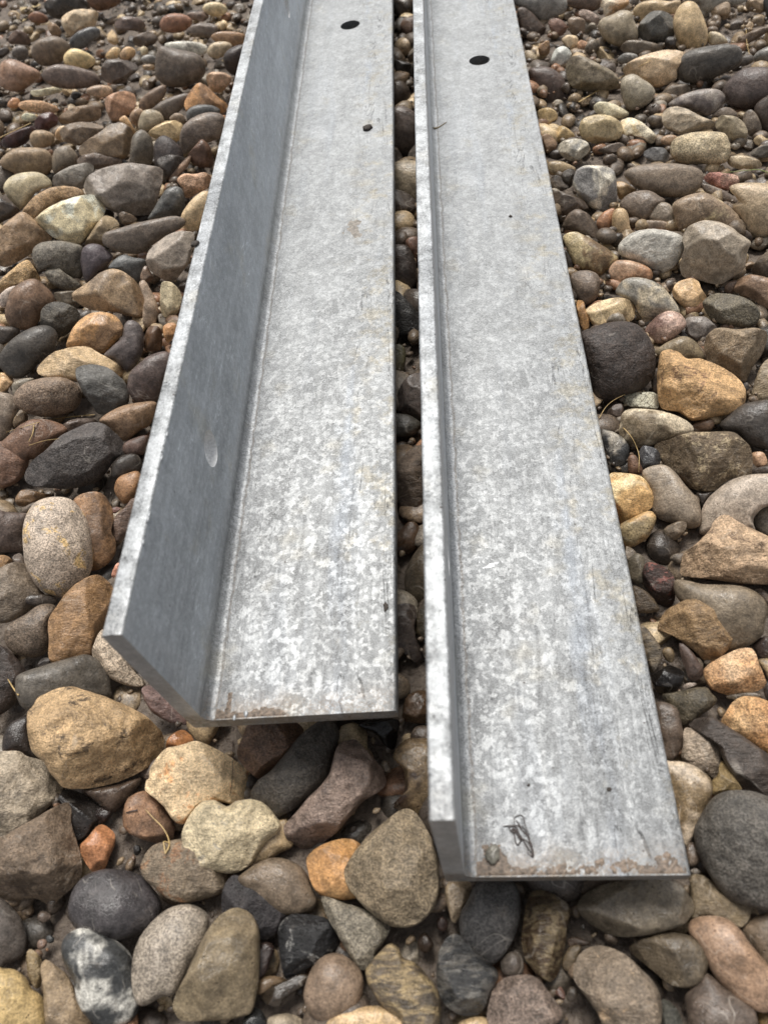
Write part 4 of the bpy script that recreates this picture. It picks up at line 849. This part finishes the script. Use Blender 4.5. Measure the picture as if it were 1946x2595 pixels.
def ground_z(x, y):
    t = np.clip((y - 0.30) / 0.5, 0, 1); t = t * t * (3 - 2 * t)
    base = -0.066 + 0.024 * t
    return base
def smooth_outline(P, shp):
    if shp == 'o':
        out = []
        n = len(P)
        for i in range(n):
            p0, p1, p2, p3 = P[i - 1], P[i], P[(i + 1) % n], P[(i + 2) % n]
            for k in range(6):
                t = k / 6; out.append(0.5 * ((2 * p1) + (-p0 + p2) * t + (2 * p0 - 5 * p1 + 4 * p2 - p3) * t * t + (-p0 + 3 * p1 - 3 * p2 + p3) * t ** 3))
        return np.array(out)
    q = P
    for _ in range(2 if shp == 'b' else 1):
        nx = np.roll(q, -1, 0); w = 0.2
        q = np.stack([q * (1 - w) + nx * w, q * w + nx * (1 - w)], 1).reshape(-1, 2)
    out = []
    for i in range(len(q)):
        for k in range(4): out.append(q[i] * (1 - k / 4) + q[(i + 1) % len(q)] * (k / 4))
    return np.array(out)
def sstep(a, b, x):
    t = np.clip((x - a) / (b - a), 0, 1); return t * t * (3 - 2 * t)

ALB = ALBEDO
def tone(h):
    c = srgb(h); g = c.mean(); c = (c * 0.68 + g * 0.32) * np.array([1.06, 1.0, 0.895])
    c = c * ALB * 1.12 * (g / 0.20) ** 0.42; m = c.max()
    return c * ((0.45 + 0.33 * math.tanh((m - 0.45) / 0.33)) / m if m > 0.45 else 1.0)
def tones(s, r):
    c1 = np.clip(tone(s['c1']), 0, 0.75)
    if s['c2']: c2 = np.clip(tone(s['c2']), 0, 0.8)
    else:
        g = c1.mean(); k = r.choice([0.62, 0.75, 1.35, 1.55]); c2 = np.clip((c1 * 0.75 + g * 0.25) * k * np.array([1.0, 0.97, 0.94]), 0, 0.8)
    return c1, c2
def build_stone(s, level, zc, seed):
    r = np.random.default_rng(seed)
    d0 = ray(*s['c']); n = -d0
    C = CAM + d0 * ((zc - CAM[2]) / d0[2])
    u = np.cross(np.array([0, 0, 1.0]), n); u /= np.linalg.norm(u); v = np.cross(n, u)
    O = smooth_outline(s['P'], s['shp'])
    D = np.array([ray(*p) for p in O]); tt = ((C - CAM) @ d0) / (D @ d0); Q = CAM + D * tt[:, None] - C
    ab = np.stack([Q @ u, Q @ v], 1) * 1.035
    th = np.arctan2(ab[:, 1], ab[:, 0]); rr = np.hypot(ab[:, 0], ab[:, 1]); o = np.argsort(th)
    tg = np.linspace(-np.pi, np.pi, 181)
    rg = np.interp(tg, np.concatenate([th[o][-3:] - 2 * np.pi, th[o], th[o][:3] + 2 * np.pi]), np.concatenate([rr[o][-3:], rr[o], rr[o][:3]]))
    cov = np.cov(ab.T); ev = np.sqrt(np.maximum(np.linalg.eigvalsh(cov), 1e-9)) * 1.41
    m, M = ev[0], ev[1]
    w = m * r.uniform(0.68, 0.86) if s['shp'] == 'o' else m * r.uniform(0.62, 0.8)
    w = min(w, 0.030)
    S, F = ico(level)
    rho = np.hypot(S[:, 0], S[:, 1]); theta = np.arctan2(S[:, 1], S[:, 0])
    R = np.interp(theta, tg, rg)
    # ellipse that fits, used near the middle so no creases meet there
    e = 0.0
    k1 = sstep(0.25, 0.95, rho); R = R * k1 + (1 - k1) * (rg.mean() * 0.9)
    pe = {'o': 1.0, 'b': 0.86, 'a': 0.9}[s['shp']]
    rad = R * rho ** pe
    z = np.sign(S[:, 2]) * np.abs(S[:, 2]) ** ({'o': 0.92, 'b': 0.8, 'a': 0.85}[s['shp']]) * w
    B = np.stack([rad * np.cos(theta), rad * np.sin(theta), z], 1)
    # tilt of the top surface
    tl = r.uniform(-0.35, 0.35, 2) * (w / max(M, 1e-6))
    env = np.clip(1 - rho ** 2, 0, 1)
    B[:, 2] += (B[:, 0] * tl[0] + B[:, 1] * tl[1]) * env ** 0.5 * 1.3
    sz = (m * M) ** 0.5
    rough = {'s': 0.06, 'k': 0.05, 'w': 0.08, 'm': 0.09, 'p': 0.10, 'v': 0.09, 'g': 0.14, 'c': 0.08}[s['tex']] + (0.03 if s['shp'] != 'o' else 0)
    nz = fbm(B + seed * 1.37, 0.75 / sz, seed, 3)
    B[:, 2] += nz * rough * sz * 0.9
    B[:, :2] *= (1 + 0.15 * rough * vnoise(B + seed, 2.2 / sz, seed + 5))[:, None]
    nf = {'o': 1 if s['tex'] in 'gvc' else 0, 'b': 5, 'a': 5}[s['shp']] + (2 if s['tex'] in 'g' else 0)
    for k in range(nf):
        a = r.uniform(0, 2 * np.pi) if k else r.uniform(0, 6.28); ti = math.radians(r.uniform(28, 62)) if k else math.radians(r.uniform(0, 16))
        pn = np.array([math.sin(ti) * math.cos(a), math.sin(ti) * math.sin(a), math.cos(ti)])
        h = B @ pn; lim = h.max() * r.uniform(0.70, 0.86)
        ex = np.maximum(h - lim, 0); soft = ex - np.minimum(ex, 0.03 * sz) * 0.35
        B[:, 2] -= soft / pn[2]
    if s['tex'] in 'gpvcm' or s['shp'] != 'o':
        B[:, 2] += fbm(B + seed * 0.77, 3.6 / sz, seed + 9, 3) * 0.016 * sz * (2.0 if s['tex'] == 'g' else 1.0)
        g = vnoise(B + seed, 7 / sz, seed + 3) * 0.010; B[:, :2] *= (1 + g)[:, None]
    V = B[:, :1] * u + B[:, 1:2] * v + B[:, 2:3] * n + C
    return V, F, C, w, sz
def bar_clash(V):
    """largest height by which vertices enter a bar (0 if free)"""
    worst = 0
    for k in (0, 1):
        Mi = np.linalg.inv(M_BAR[k]); L = V @ Mi[:3, :3].T + Mi[:3, 3]
        ins = (L[:, 0] > -0.001) & (L[:, 0] < LEG + 0.001) & (L[:, 1] > -0.001) & (L[:, 2] > -0.0008)
        if ins.any(): worst = max(worst, L[ins, 2].max() + 0.001)
    return worst
stuff = []           # (V, F, c1, c2)
top_things = []
def cut_name(desc):
    w = desc.split(); out = []
    for x in w:
        if x in ('by', 'at', 'in', 'beside', 'below', 'behind', 'under', 'beneath', 'between', 'with', 'on', 'near', 'from', 'cut', 'against', 'touching', 'leaning', 'half', 'crossed', 'above', 'left', 'right', 'hanging', 'jutting', 'lying', 'to', 'standing', 'wedged', 'set', 'glowing', 'deep', 'high', 'around', 'reaching', 'buried'): break
        out.append(x)
    return ' '.join(out)
NTH = 300
for i, s in enumerate(order):
    level = 5 if i < 45 else 4 if i < 190 else 3
    p0 = on_plane(*s['c'], -0.04)
    mm = math.sqrt(s['A'] / math.pi) * np.linalg.norm(p0 - CAM) / F_PX
    gz = ground_z(p0[0], p0[1])
    zc = gz + 0.004 + min(mm * 0.72, 0.030) + (0.006 if mm < 0.012 else 0)
    slot = 'slot' in s['desc']
    if s['c'][0] < 960 and s['c'][1] < 1900 and not slot: zc += 0.008
    if s['desc'] in LIFT: zc += LIFT[s['desc']]
    for it in range(14):
        V, F, C, w, sz = build_stone(s, level, zc, 11 + i)
        cl = bar_clash(V)
        if cl <= 0: break
        zc -= max(cl, 0.001) * 1.05
    s['C'] = C
    c1, c2 = tones(s, np.random.default_rng(i))
    if i < NTH:
        d = s['desc']
        nm = 'stone'
        for q in ('pebble', 'cobble', 'boulder', 'rock', 'chip', 'block', 'slab', 'shard', 'flint'):
            if q in cut_name(d).split() or (nm == 'stone' and q in d.split()[:5]): nm = q; break
        nm = {'block': 'stone', 'shard': 'stone_chip', 'chip': 'stone_chip', 'slab': 'stone', 'flint': 'flint'}.get(nm, nm)
        me = make_mesh(nm, V - C, F, {'Col': c1, 'Col2': c2})
        o = link(nm, me, MAT[s['tex']], None, C)
        o['category'] = {'stone_chip': 'stone chip'}.get(nm, nm)
        o['group'] = {'pebble': 'pebbles lying around the steel angles', 'cobble': 'cobbles lying around the steel angles', 'boulder': 'largest stones around the steel angles', 'rock': 'rough rocks around the steel angles', 'stone': 'stones lying around the steel angles'}.get(nm, 'chips of stone among the pebbles')
        s['o'] = o; top_things.append(s)
    else:
        stuff.append((V, F, c1, c2))
# labels: own look, then a neighbour that can be found
seen = {}
for s in top_things: seen.setdefault(s['desc'], []).append(s)
for s in top_things:
    d = s['desc']
    base_words = len(d.split())
    best = None
    for q in top_things:
        if q is s: continue
        dist = np.linalg.norm(q['c'] - s['c']); nm = cut_name(q['desc'])
        if len(nm.split()) + base_words + 3 > 16 or len(nm.split()) < 2 or 'small' in nm: continue
        if dist > 3.2 * math.sqrt(s['A'] + q['A']): continue
        score = dist / math.sqrt(q['A'])
        if best is None or score < best[0]: best = (score, q, nm)
    if best is not None and base_words <= 9:
        dv = s['c'] - best[1]['c']
        rel = ('just below' if dv[1] > 0 else 'just above') if abs(dv[1]) > abs(dv[0]) else ('right of' if dv[0] > 0 else 'left of')
        d = f"{d}, {rel} {best[2]}"
    s['label'] = d
used = {}
for s in top_things:
    l = s['label']
    if l in used:
        side = ('upper ' if s['c'][1] < 860 else 'lower ' if s['c'][1] > 1730 else 'middle ') + ('left' if s['c'][0] < 973 else 'right')
        l = f"{s['desc']} in the {side} of the photo"
    used[l] = 1; s['o']['label'] = l

# ------------------------------------------------------------------ filler stones, gravel, mud
palette = ['6b5a49', '7a6a58', '5a4f48', '857052', '4f4a46', '8d7a60', '66584c', '9a8460', '5c5450', '74604a', '6f665c', '4b423c', '8a6244', '7c7468', 'a08c68']
def rand_stone(r, level, size, flat=0.6):
    S, F = ico(level); V = S * np.array([1.0, r.uniform(0.55, 0.92), r.uniform(flat - 0.2, flat + 0.1)]) * size
    V = V * (1 + 0.24 * vnoise(V + r.uniform(0, 50), 0.9 / size, 3) + 0.05 * vnoise(V, 3 / size, 4))[:, None]
    if r.random() < 0.7:
        for k in range(5):
            nn = r.normal(size=3); nn /= np.linalg.norm(nn); h = V @ nn; lim = h.max() * r.uniform(0.62, 0.85)
            V = V - np.maximum(h - lim, 0)[:, None] * nn
    a, b = r.uniform(0, 6.28), r.normal() * 0.35
    Rz = np.array([[math.cos(a), -math.sin(a), 0], [math.sin(a), math.cos(a), 0], [0, 0, 1]]); Rx = np.array([[1, 0, 0], [0, math.cos(b), -math.sin(b)], [0, math.sin(b), math.cos(b)]])
    return V @ (Rz @ Rx).T, F
def collect(name, items, label, tex='m'):
    nV = 0; Vs, Fs, C1, C2 = [], [], [], []
    for V, F, a, b in items:
        Vs.append(V); Fs.append(F + nV); nV += len(V); C1.append(np.tile(a, (len(V), 1))); C2.append(np.tile(b, (len(V), 1)))
    me = make_mesh(name, np.concatenate(Vs), np.concatenate(Fs), {'Col': np.concatenate(C1), 'Col2': np.concatenate(C2)})
    o = link(name, me, MAT[tex]); o['kind'] = 'stuff'; o['label'] = label; o['category'] = 'gravel'
    return o
r = np.random.default_rng(99)
centres = np.array([s['C'] for s in order])
def pick(r, dark=1.0):
    c = tone(palette[r.integers(len(palette))]) * r.uniform(0.7, 1.1) * dark; return c, c * r.uniform(0.6, 1.5)
under = []; outer = []
step = 0.034
for gx in np.arange(-0.95, 1.15, step):
    for gy in np.arange(-0.42, 2.5, step):
        x, y = gx + r.uniform(-.012, .012), gy + r.uniform(-.012, .012)
        px = to_px([x, y, -0.04])[0]; infr = -10 < px[0] < W_PX + 10 and -10 < px[1] < H_PX + 10
        near_bar = any(((lambda L: -0.02 < L[0] < LEG + 0.02 and L[1] > -0.01)(np.linalg.inv(M_BAR[k]) @ np.array([x, y, 0, 1]))) for k in (0, 1))
        g = ground_z(x, y)
        if infr and not near_bar:
            size = r.uniform(0.010, 0.019); V, F = rand_stone(r, 2, size)
            V += [x, y, g + r.uniform(-0.004, 0.004)]
            c1, c2 = pick(r, 0.85); under.append((V, F, c1, c2))
        else:
            d = np.min(np.hypot(centres[:, 0] - x, centres[:, 1] - y))
            if d < 0.022: continue
            far = abs(x) > 0.75 or y > 1.7
            size = r.uniform(0.016, 0.030); V, F = rand_stone(r, 1 if far else 2, size)
            V += [x, y, g + size * 0.45 + r.uniform(-0.004, 0.006)]
            cl = bar_clash(V)
            if cl > 0: V[:, 2] -= cl + 0.001
            c1, c2 = pick(r, 1.0); outer.append((V, F, c1, c2))
tiny = []
for k in range(8500):
    u_, v_ = r.uniform(-20, W_PX + 20), (r.random() ** 1.25) * (H_PX + 40) - 20
    p = on_plane(u_, v_, -0.055)
    if p[1] > 2.3 or (v_ > 1300 and k % 3): continue
    g = ground_z(p[0], p[1]); p = on_plane(u_, v_, g)
    size = float(np.clip(r.lognormal(math.log(0.0032), 0.6), 0.0012, 0.012)) * (1.15 if v_ < 900 else 0.8)
    V, F = rand_stone(r, 1, size, 0.7); V += [p[0], p[1], g + 0.004 + size * 0.3 + r.uniform(0, 0.010)]
    if bar_clash(V) > 0: continue
    c1, c2 = pick(r, 0.95); mudc = np.array([0.12, 0.09, 0.066]); mf = r.uniform(0.15, 0.75); c1 = c1 * (1 - mf) + mudc * mf; c2 = c2 * (1 - mf) + mudc * mf; tiny.append((V, F, c1, c2))
for k in range(1500):
    u_, v_ = r.uniform(-20, W_PX + 20), r.uniform(-30, 900)
    p = on_plane(u_, v_, -0.042)
    if p[1] > 2.4: continue
    g = ground_z(p[0], p[1]); size = r.uniform(0.006, 0.013)
    V, F = rand_stone(r, 2, size, 0.7); V += [p[0], p[1], g + 0.004 + size * 0.3]
    if bar_clash(V) > 0: continue
    c1, c2 = pick(r, 1.1); tiny.append((V, F, c1, c2))
collect('gravel_bed', under + tiny, 'small gravel and half-buried pebbles filling the gaps between the larger stones')
collect('surrounding_gravel', outer, 'more stones of the same gravel bed beneath and around the steel angles')
if stuff: collect('small_pebbles', stuff, 'smallest loose pebbles scattered between the named stones')

xs = np.concatenate([np.linspace(-25, -1.2, 8), np.arange(-1.1, 1.31, 0.011), np.linspace(1.5, 25, 8)])
ys = np.concatenate([np.linspace(-20, -0.6, 7), np.arange(-0.5, 2.71, 0.011), np.linspace(3, 40, 9)])
X, Y = np.meshgrid(xs, ys); P = np.stack([X.ravel(), Y.ravel(), np.zeros(X.size)], 1)
Zg = ground_z(P[:, 0], P[:, 1]) + 0.004 * fbm(P, 22, 2, 4) + 0.0022 * vnoise(P, 95, 8)
idx = np.arange(X.size).reshape(X.shape)
q = np.stack([idx[:-1, :-1].ravel(), idx[:-1, 1:].ravel(), idx[1:, 1:].ravel(), idx[1:, :-1].ravel()], 1)
gnd = link('ground', make_mesh('ground', np.stack([P[:, 0], P[:, 1], Zg], 1), q), MUD); gnd['kind'] = 'structure'; gnd['label'] = 'wet brown mud under the stones'

# ------------------------------------------------------------------ straws, twigs, leaves, crumbs
def tube(paths, radii, n=6):
    """one mesh from several polylines"""
    Vs, Fs, o = [], [], 0
    for P, rad in zip(paths, radii):
        P = np.array(P, float); m = len(P)
        # catmull refine
        Q = []
        for i in range(m - 1):
            p0, p1, p2, p3 = P[max(i - 1, 0)], P[i], P[i + 1], P[min(i + 2, m - 1)]
            for k in range(5):
                t = k / 5; Q.append(0.5 * ((2 * p1) + (-p0 + p2) * t + (2 * p0 - 5 * p1 + 4 * p2 - p3) * t * t + (-p0 + 3 * p1 - 3 * p2 + p3) * t ** 3))
        Q.append(P[-1]); Q = np.array(Q); L = len(Q)
        for i in range(L):
            tg = Q[min(i + 1, L - 1)] - Q[max(i - 1, 0)]; tg /= np.linalg.norm(tg) + 1e-9
            a = np.cross(tg, [0.3, 0.1, 1.0]); a /= np.linalg.norm(a) + 1e-9; b = np.cross(tg, a)
            tt = i / (L - 1); rr = (rad[0] * (1 - tt) + rad[1] * tt) * 0.72
            for j in range(n):
                g = 2 * math.pi * j / n; Vs.append(Q[i] + rr * (a * math.cos(g) + b * 0.55 * math.sin(g)))
        for i in range(L - 1):
            for j in range(n):
                Fs.append((o + i * n + j, o + i * n + (j + 1) % n, o + (i + 1) * n + (j + 1) % n, o + (i + 1) * n + j))
        o += L * n
    return np.array(Vs), np.array(Fs)
stone_objs = [(s['o'], s['C']) for s in top_things]
dg = bpy.context.evaluated_depsgraph_get(); dg.update()
def surf(u, v, lift=0.0015):
    """point where the ray meets the scene, lifted a little"""
    d = ray(u, v); ok, loc, nor, *_ = scene.ray_cast(dg, Vector(CAM), Vector(d), distance=5)
    if not ok: return on_plane(u, v, -0.03)
    p = np.array(loc) - d * lift
    return p
def thing_tube(name, paths_px, radii, mat, label, cat, lift=0.0015, group=None, bridge=True):
    paths = []
    for pp in paths_px:
        pts = [surf(u, v, lift) for u, v in pp]
        if bridge:      # a stiff stalk does not follow every dip: keep its depth near that of the line between the ends
            D = [np.linalg.norm(p - CAM) for p in pts]; m = len(pts)
            top = min(D)
            pts = [CAM + ray(*pp[i]) * min(D[i], (D[0] * (1 - i / (m - 1)) + D[-1] * i / (m - 1)) if m > 1 else D[i]) for i in range(m)]
        paths.append(pts)
    V, F = tube(paths, radii); c = V.mean(0)
    o = link(name, make_mesh(name, V - c, F), mat, None, c); o['label'] = label; o['category'] = cat
    if group: o['group'] = group
    return o
STRAW = plain('dry_straw', (0.48, 0.34, 0.15), 0.5, 0.25, 300, 0.0002)
GREENB = plain('green_blade', (0.22, 0.26, 0.09), 0.5, 0.2, 300, 0.0002)
TWIG = plain('dark_twig', (0.055, 0.035, 0.028), 0.45, 0.4, 500, 0.0003)
def tp(x0, y0, w, pts): return [(x0 + a * w / 1659, y0 + b * w / 1659) for a, b in pts]
thing_tube('dry_straw', [tp(0, 800, 500, [(55, 980), (180, 940), (320, 900), (460, 868), (600, 850), (800, 832)]), tp(0, 800, 500, [(290, 920), (278, 990), (245, 1060)]), tp(0, 800, 500, [(250, 1090), (380, 1050), (500, 1035)])],
           [(0.0005, 0.0013), (0.0013, 0.0005), (0.0006, 0.0004)], STRAW, 'forked golden dry straw lying across the reddish brown stone at the left', 'straw', 0.002)
thing_tube('dry_straw', [tp(0, 0, 640, [(-10, 910), (90, 862), (205, 808)])], [(0.0011, 0.0013)], STRAW, 'short orange-brown straw beside the dark red rocks at the left edge', 'straw', 0.002)
thing_tube('dry_straw', [tp(1300, 0, 646, [(425, 665), (550, 590), (690, 510), (880, 400), (1060, 318)])], [(0.0017, 0.0007)], STRAW, 'long tan dry stalk crossing the peach-tan stone at the upper right', 'straw', 0.003)
thing_tube('green_grass', [tp(1400, 400, 546, [(1300, 118), (1400, 105), (1500, 96), (1590, 92), (1680, 125)])], [(0.0004, 0.0014)], GREENB, 'thin green grass blade over the pink and white chip at right edge', 'grass', 0.003)
thing_tube('dry_grass', [tp(1486, 1080, 460, [(300, -10), (360, 40), (415, 110), (455, 190), (478, 270), (478, 340), (474, 420)])], [(0.0009, 0.0004)], STRAW, 'fine curved dry grass stem right of the right steel angle', 'grass stem', 0.003)
thing_tube('dry_grass', [tp(1440, 760, 506, [(255, 980), (310, 890), (380, 830), (470, 785)])], [(0.0005, 0.0003)], STRAW, 'hair-thin dry grass curl below the very large chocolate-brown cobble', 'grass stem', 0.003)
thing_tube('grass_husk', [tp(0, 1900, 460, [(1330, 545), (1400, 620), (1480, 700), (1530, 780), (1550, 850), (1540, 900), (1510, 950)]), tp(0, 1900, 460, [(1545, 850), (1500, 840), (1505, 890), (1515, 945)])],
           [(0.0004, 0.0010), (0.0006, 0.0011)], STRAW, 'dry grass stem with papery husk over the orange-brown wet cobble', 'grass stem', 0.002)
thing_tube('dark_twig', [tp(0, 1900, 460, [(1155, 575), (1200, 562), (1260, 550)])], [(0.0007, 0.0008)], TWIG, 'short dark twig lying on top of the orange-brown wet cobble', 'twig', 0.001)
thing_tube('dry_straw', [tp(0, 1560, 440, [(80, 608), (130, 690), (182, 762)])], [(0.0007, 0.0010)], STRAW, 'short pale straw stub beside the grey-brown brick-shaped pebble', 'straw', 0.002)
thing_tube('root_hair', [tp(340, 1740, 500, [(835, 340), (832, 480), (830, 640), (825, 800), (808, 910), (785, 1000)])], [(0.0004, 0.0003)], TWIG, 'thin dark root hanging from the left steel angle over the cream quartz stone', 'root', 0.002)
thing_tube('dry_grass', [tp(1300, 0, 646, [(1515, 190), (1518, 270), (1535, 355)])], [(0.0007, 0.0006)], STRAW, 'short upright dry grass stem at the upper right edge', 'grass stem', 0.003)
TWIG2 = plain('wet_root', (0.035, 0.022, 0.018), 0.35, 0.4, 500, 0.0003)
def rootball(pts): return [(1080 + a * 400 / 1659, 1900 + b * 400 / 1659) for a, b in pts]
thing_tube('root_tangle', [rootball(q) for q in (
    [(805, 805), (870, 798), (960, 795)], [(930, 780), (925, 720), (970, 690), (1015, 700), (1035, 780), (1070, 880), (1095, 980), (1125, 1100)],
    [(865, 820), (900, 800), (960, 830), (930, 870), (870, 830)], [(960, 790), (1020, 860), (1060, 900), (1085, 980), (1115, 1080)],
    [(880, 850), (920, 880), (935, 960), (960, 1000), (985, 960), (960, 900), (920, 850)], [(960, 870), (1000, 920), (1040, 990), (1080, 1050), (1120, 1110)],
    [(1000, 800), (1040, 850), (1070, 920), (1100, 1010), (1120, 1090)], [(1070, 1020), (1068, 1080), (1110, 1120), (1130, 1085)], [(940, 740), (980, 790), (1010, 850), (1060, 900)],
    [(980, 930), (1020, 940), (1060, 960), (1090, 1000)], [(900, 830), (950, 850), (980, 900), (1000, 960)], [(1090, 960), (1112, 1040), (1120, 1110), (1100, 1118)])],
    [(0.0005, 0.0005), (0.0004, 0.0004), (0.0006, 0.0004), (0.0006, 0.0004), (0.0006, 0.0005), (0.0007, 0.0004), (0.0005, 0.0004), (0.0003, 0.0003), (0.0005, 0.0005), (0.0005, 0.0004), (0.0010, 0.0007), (0.0008, 0.0012)],
    TWIG2, 'dark tangled dry root lying on the near end of the right steel angle', 'root', 0.0008, bridge=False)
thing_tube('twig_crumb', [[(460 + a / 1.843, b / 1.843) for a, b in ((1175, 598), (1192, 597), (1210, 588), (1237, 570))]], [(0.0022, 0.0007)], plain('olive_twig', (0.20, 0.15, 0.07), 0.6), 'tiny olive twig bit on the right steel angle beside its upright leg', 'twig', 0.001, bridge=False)
def crumb(name, u, v, size, mat, label, cat, k, axis=2, val=T, sq=(1, 1, .6), seed=1):
    p = on_bar(k, u, v, axis, val); Mx = M_BAR[k]; w = Mx[:3, :3] @ p + Mx[:3, 3]
    S, F = ico(3); V = S * np.array(sq) * size; V = V * (1 + 0.35 * fbm(V + seed, 1.1 / size, seed, 3))[:, None]
    w = w + Mx[:3, 2] * size * sq[2] * 0.5
    o = link(name, make_mesh(name, V, F, {'Col': (0.1, .09, .08), 'Col2': (.06, .05, .04)}), mat, None, w); o['label'] = label; o['category'] = cat
    return o
CR = plain('dark_soil', (0.045, 0.035, 0.028), 0.7, 0.5, 500, 0.0008)
crumb('soil_crumb', 460 + 873 / 1.843, 600 / 1.843, 0.0058, CR, 'black crumb of soil in the middle of the left steel angle', 'soil crumb', 0, sq=(1.1, 0.9, .5), seed=3)
crumb('soil_crumb', 460 + 66 / 1.843, 1142 / 1.843, 0.0034, CR, 'small dark crumb on the top edge of the left upright leg', 'soil crumb', 0, 2, LEG, seed=5)
crumb('soil_crumb', 460 + 1535 / 1.843, 1012 / 1.843, 0.0021, CR, 'tiny dark crumb far up the right steel angle', 'soil crumb', 1, seed=6)
crumb('stone_chip', 1247, 2168, 0.0042, plain('wet_grit', (0.17, 0.16, 0.13), 0.3, 0.4, 300), 'small wet grey grit lump in the mud on the right steel angle', 'grit', 1, sq=(1, 1.25, .55), seed=8)
crumb('soil_crumb', 1339, 1990, 0.0010, CR, 'tiny brown crumb above the root tangle on the right steel angle', 'soil crumb', 1, seed=9)
crumb('soil_crumb', 1060 + 1145 * .422, 1700 + 710 * .422, 0.0013, CR, 'small brown crumb near the right edge of the right steel angle', 'soil crumb', 1, sq=(1.2, 1, .5), seed=12)
crumb('soil_crumb', 700 + 1098 / 3.95, 1300 + 935 / 3.95, 0.0024, CR, 'small dark grey flake near the right edge of the left steel angle', 'soil crumb', 0, sq=(.8, 1.5, .35), seed=13)
LEAF = plain('dry_leaf', (0.40, 0.30, 0.14), 0.6, 0.3, 200, 0.0006)
for (u, v, L, wd, ang, lab) in ((93, 18, 0.022, 0.010, 0.3, 'curled yellow dry leaf in the dark top left corner'), (62, 24, 0.016, 0.009, 1.1, 'small brown dry leaf at the far top left'), (58, 55, 0.03, 0.006, 0.8, 'narrow folded dry leaf near the top left corner')):
    p = surf(u, v, 0.004); ns = 10; V = []; F = []
    for i in range(ns + 1):
        t = i / ns; hw = wd * math.sin(math.pi * min(max(t, 0.03), 0.97)) ** 0.8
        for j, sx in enumerate((-1, -0.4, 0, 0.4, 1)):
            xx, yy = (t - 0.5) * L, sx * hw; zz = 0.35 * abs(sx) * hw + 0.25 * L * (t - 0.5) ** 2
            V.append((xx * math.cos(ang) - yy * math.sin(ang), xx * math.sin(ang) + yy * math.cos(ang), zz))
    for i in range(ns):
        for j in range(4): F.append((i * 5 + j, i * 5 + j + 1, i * 5 + 6 + j, i * 5 + 5 + j))
    V = np.array(V); nv = len(V); F = np.array(F)
    V = np.concatenate([V, V - [0, 0, 0.0004]]); F = np.concatenate([F, F[:, ::-1] + nv])
    o = link('dry_leaf', make_mesh('dry_leaf', V, F), LEAF, None, p); o['label'] = lab; o['category'] = 'dry leaf'; o['group'] = 'dry leaves in the top left corner'
print('stones', len(top_things), 'stuff', len(stuff), 'tris', sum(len(o.data.polygons) for o in bpy.data.objects if o.type == 'MESH'))
